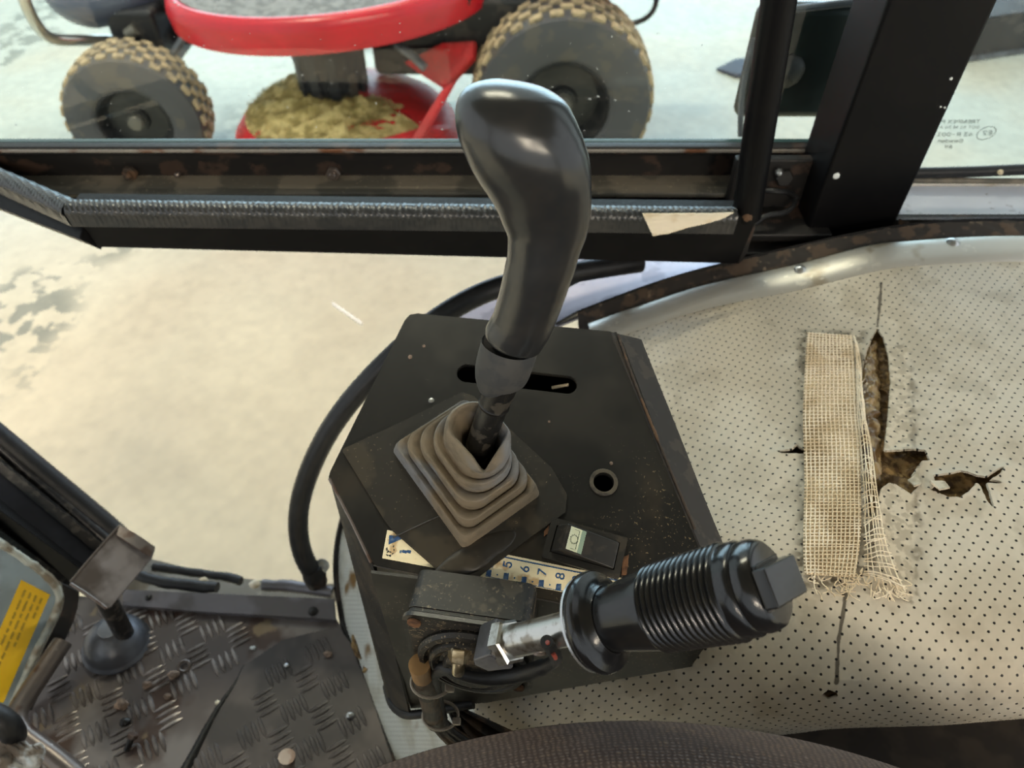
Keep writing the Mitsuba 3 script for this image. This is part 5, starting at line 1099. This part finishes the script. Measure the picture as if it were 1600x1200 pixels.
# running board: curved red rim round a grey mat
rim_c = np.array([-.50, 2.16]); 
ph = np.linspace(math.radians(168), math.radians(372), 90)
def rim_pt(f, z, s=1.0): return np.array([rim_c[0] + .445 * s * math.cos(f), rim_c[1] + .335 * s * math.sin(f) * (1.0), z])
tilt = lambda f: .03 * (math.cos(f))
rimg = np.array([[rim_pt(f, .440 + tilt(f), .985), rim_pt(f, .445 + tilt(f), 1.0), rim_pt(f, .490 + tilt(f), 1.015), rim_pt(f, .515 + tilt(f), 1.0), rim_pt(f, .528 + tilt(f), .97), rim_pt(f, .528 + tilt(f), .93), rim_pt(f, .52 + tilt(f), .90)] for f in ph])
rmsh = grid_mesh(rimg)
obj('running_board', solidify(rmsh if np.dot(rmsh.face_normals[400], EYE - rmsh.vertices[400]) > 0 else trimesh.Trimesh(rmsh.vertices, rmsh.faces[:, ::-1], process=False), .004), 'red_paint', mow, label='glossy red rim of the running board', smooth=50)
inner = Polygon([rim_pt(f, 0, .93)[:2] for f in np.linspace(math.radians(150), math.radians(390), 60)])
g = extrude(inner, .012); g.apply_translation([0, 0, .495]); obj('foot_mat', g, 'foot_mat', mow, label='grey rubber foot mat')
# front: axle, hood edge, guard tube, tie rod
obj('front_axle', bx(-1.14, -1.0, 2.12, 2.36, .26, .44, .015), 'mower_black', mow)
obj('axle_arm', tube([[-1.075, 2.08, .22], [-1.06, 2.2, .30], [-.98, 2.3, .42]], .03, 14), 'mower_black', mow)
obj('front_frame', bx(-1.2, -.78, 2.20, 2.32, .40, .52, .02), 'mower_black', mow)
obj('spindle_bolt', tube([at_y(200, 54, 2.12), at_y(213, 45, 2.12)], .016, 14), 'hub_grey', mow)
obj('tie_rod', tube([at_y(262, 100, 2.10), at_y(290, 52, 2.14), at_y(302, 30, 2.16)], .011, 12), 'steel_grey', mow)
hood = tube(spline([at_y(70, -40, 2.35), at_y(100, -2, 2.22), at_y(150, 10, 2.16), at_y(230, -10, 2.22), at_y(280, -30, 2.3)], 40), np.r_[np.linspace(.03, .055, 20), np.linspace(.055, .03, 20)], 20)
obj('hood_edge', hood, 'mower_hood', mow, label='blue-grey lower edge of the hood', smooth=True)
obj('guard_tube', tube(spline([at_y(28, -40, 2.0), at_y(42, 10, 2.0), at_y(62, 45, 2.02), at_y(82, 60, 2.05), at_y(120, 63, 2.10), at_y(185, 64, 2.2)], 60), .0155, 18), 'chrome', mow, label='chromed front guard tube')
obj('rear_fender', bx(-.02, .60, 2.0, 2.5, .56, .66, .05), 'red_paint', mow)
obj('seat_bracket', plate([at_y(690, 10, 1.98), at_y(740, -12, 1.98), at_y(728, 30, 2.0), at_y(700, 52, 2.0)], .02, .004), 'mower_black', mow)
obj('lift_link', tube([at_y(620, 70, 2.0), at_y(648, 90, 1.96), at_y(664, 106, 1.94)], .012, 12), 'steel_grey', mow)
obj('fuel_hose', tube(spline([at_y(1026, -20, 2.3), at_y(1024, 8, 2.28), at_y(1012, 26, 2.26), at_y(990, 36, 2.24), at_y(970, 36, 2.22)], 30), .008, 10), 'rubber_black', mow, label='thin black hose behind the rear wheel')
# things lying on the workshop floor
def gf(px, py, z=0.0): return at_z(px, py, z)
tine = thing('fork_tine', 'dark grey pointed steel fork tip lying on the workshop floor right of the mower', 'fork tine')
obj('tine_body', man(manifold3d.Manifold.batch_hull([manifold3d.Manifold.sphere(r_, 10).translate(tuple(gf(a_, b_6, r_ + z_))) for a_, b_6, r_, z_ in ((1122, 108, .006, .0), (1150, 96, .010, .012), (1150, 118, .008, 0), (1240, 88, .012, .02), (1240, 122, .01, 0))])), 'mower_hood', tine)
bk = thing('dark_bucket', 'dark grey scuffed steel loader bucket standing on the floor outside the right window', 'bucket')
q4 = [gf(1490, 99), gf(1640, 76), gf(1700, -60), gf(1490, -60)]
bpq = Polygon([p_[:2] for p_ in q4]); g = extrude(bpq, .16, .01); obj('bucket_shell', g, 'mower_black', bk)
obj('bucket_lip', beam(q4[0] + [0, -.005, .01], q4[1] + [0, -.005, .01], .02, .012, [0, 0, 1]), 'steel_grey', bk)
mr = thing('mirror_housing', 'dark rounded mirror housing outside the window, behind the black tube', 'mirror')
YM = .83; c1, c2_ = at_y(1190, 10, YM), at_y(1345, 189, YM)
mbody = rbox(abs(c2_[0] - c1[0]), .024, abs(c1[2] - c2_[2]), .0118, 24); mbody.apply_translation([(c1[0] + c2_[0]) / 2, YM + .014, (c1[2] + c2_[2]) / 2]); obj('housing', mbody, 'mirror_dark', mr, smooth=True)
obj('rim', tube(spline([at_y(1180, 60, YM), at_y(1164, 120, YM), at_y(1158, 165, YM), at_y(1157, 212, YM)], 20), .0035, 10), 'steel_grey', mr, label='pale rim of the housing')
obj('top_edge', tube([at_y(1225, 16, YM + .002), at_y(1345, 2, YM + .002)], .004, 10), 'steel_grey', mr)
c = at_y(1228, 110, YM); obj('mount_knob', jitter(lathe([(.020, 0), (.019, .006), (.012, .012), (0, .014)], frame(c, [1, 0, 0], [0, -1, 0]), 28), .004, 60), 'rubber_black', mr)
a9, b9 = gf(520, 476), gf(566, 508); obj('chalk_stick', beam(a9 + [0, 0, .003], b9 + [0, 0, .003], .012, .005, [0, 0, 1], .002), 'white_chalk', label='thin white stick lying on the workshop floor left of the console', cat='stick')
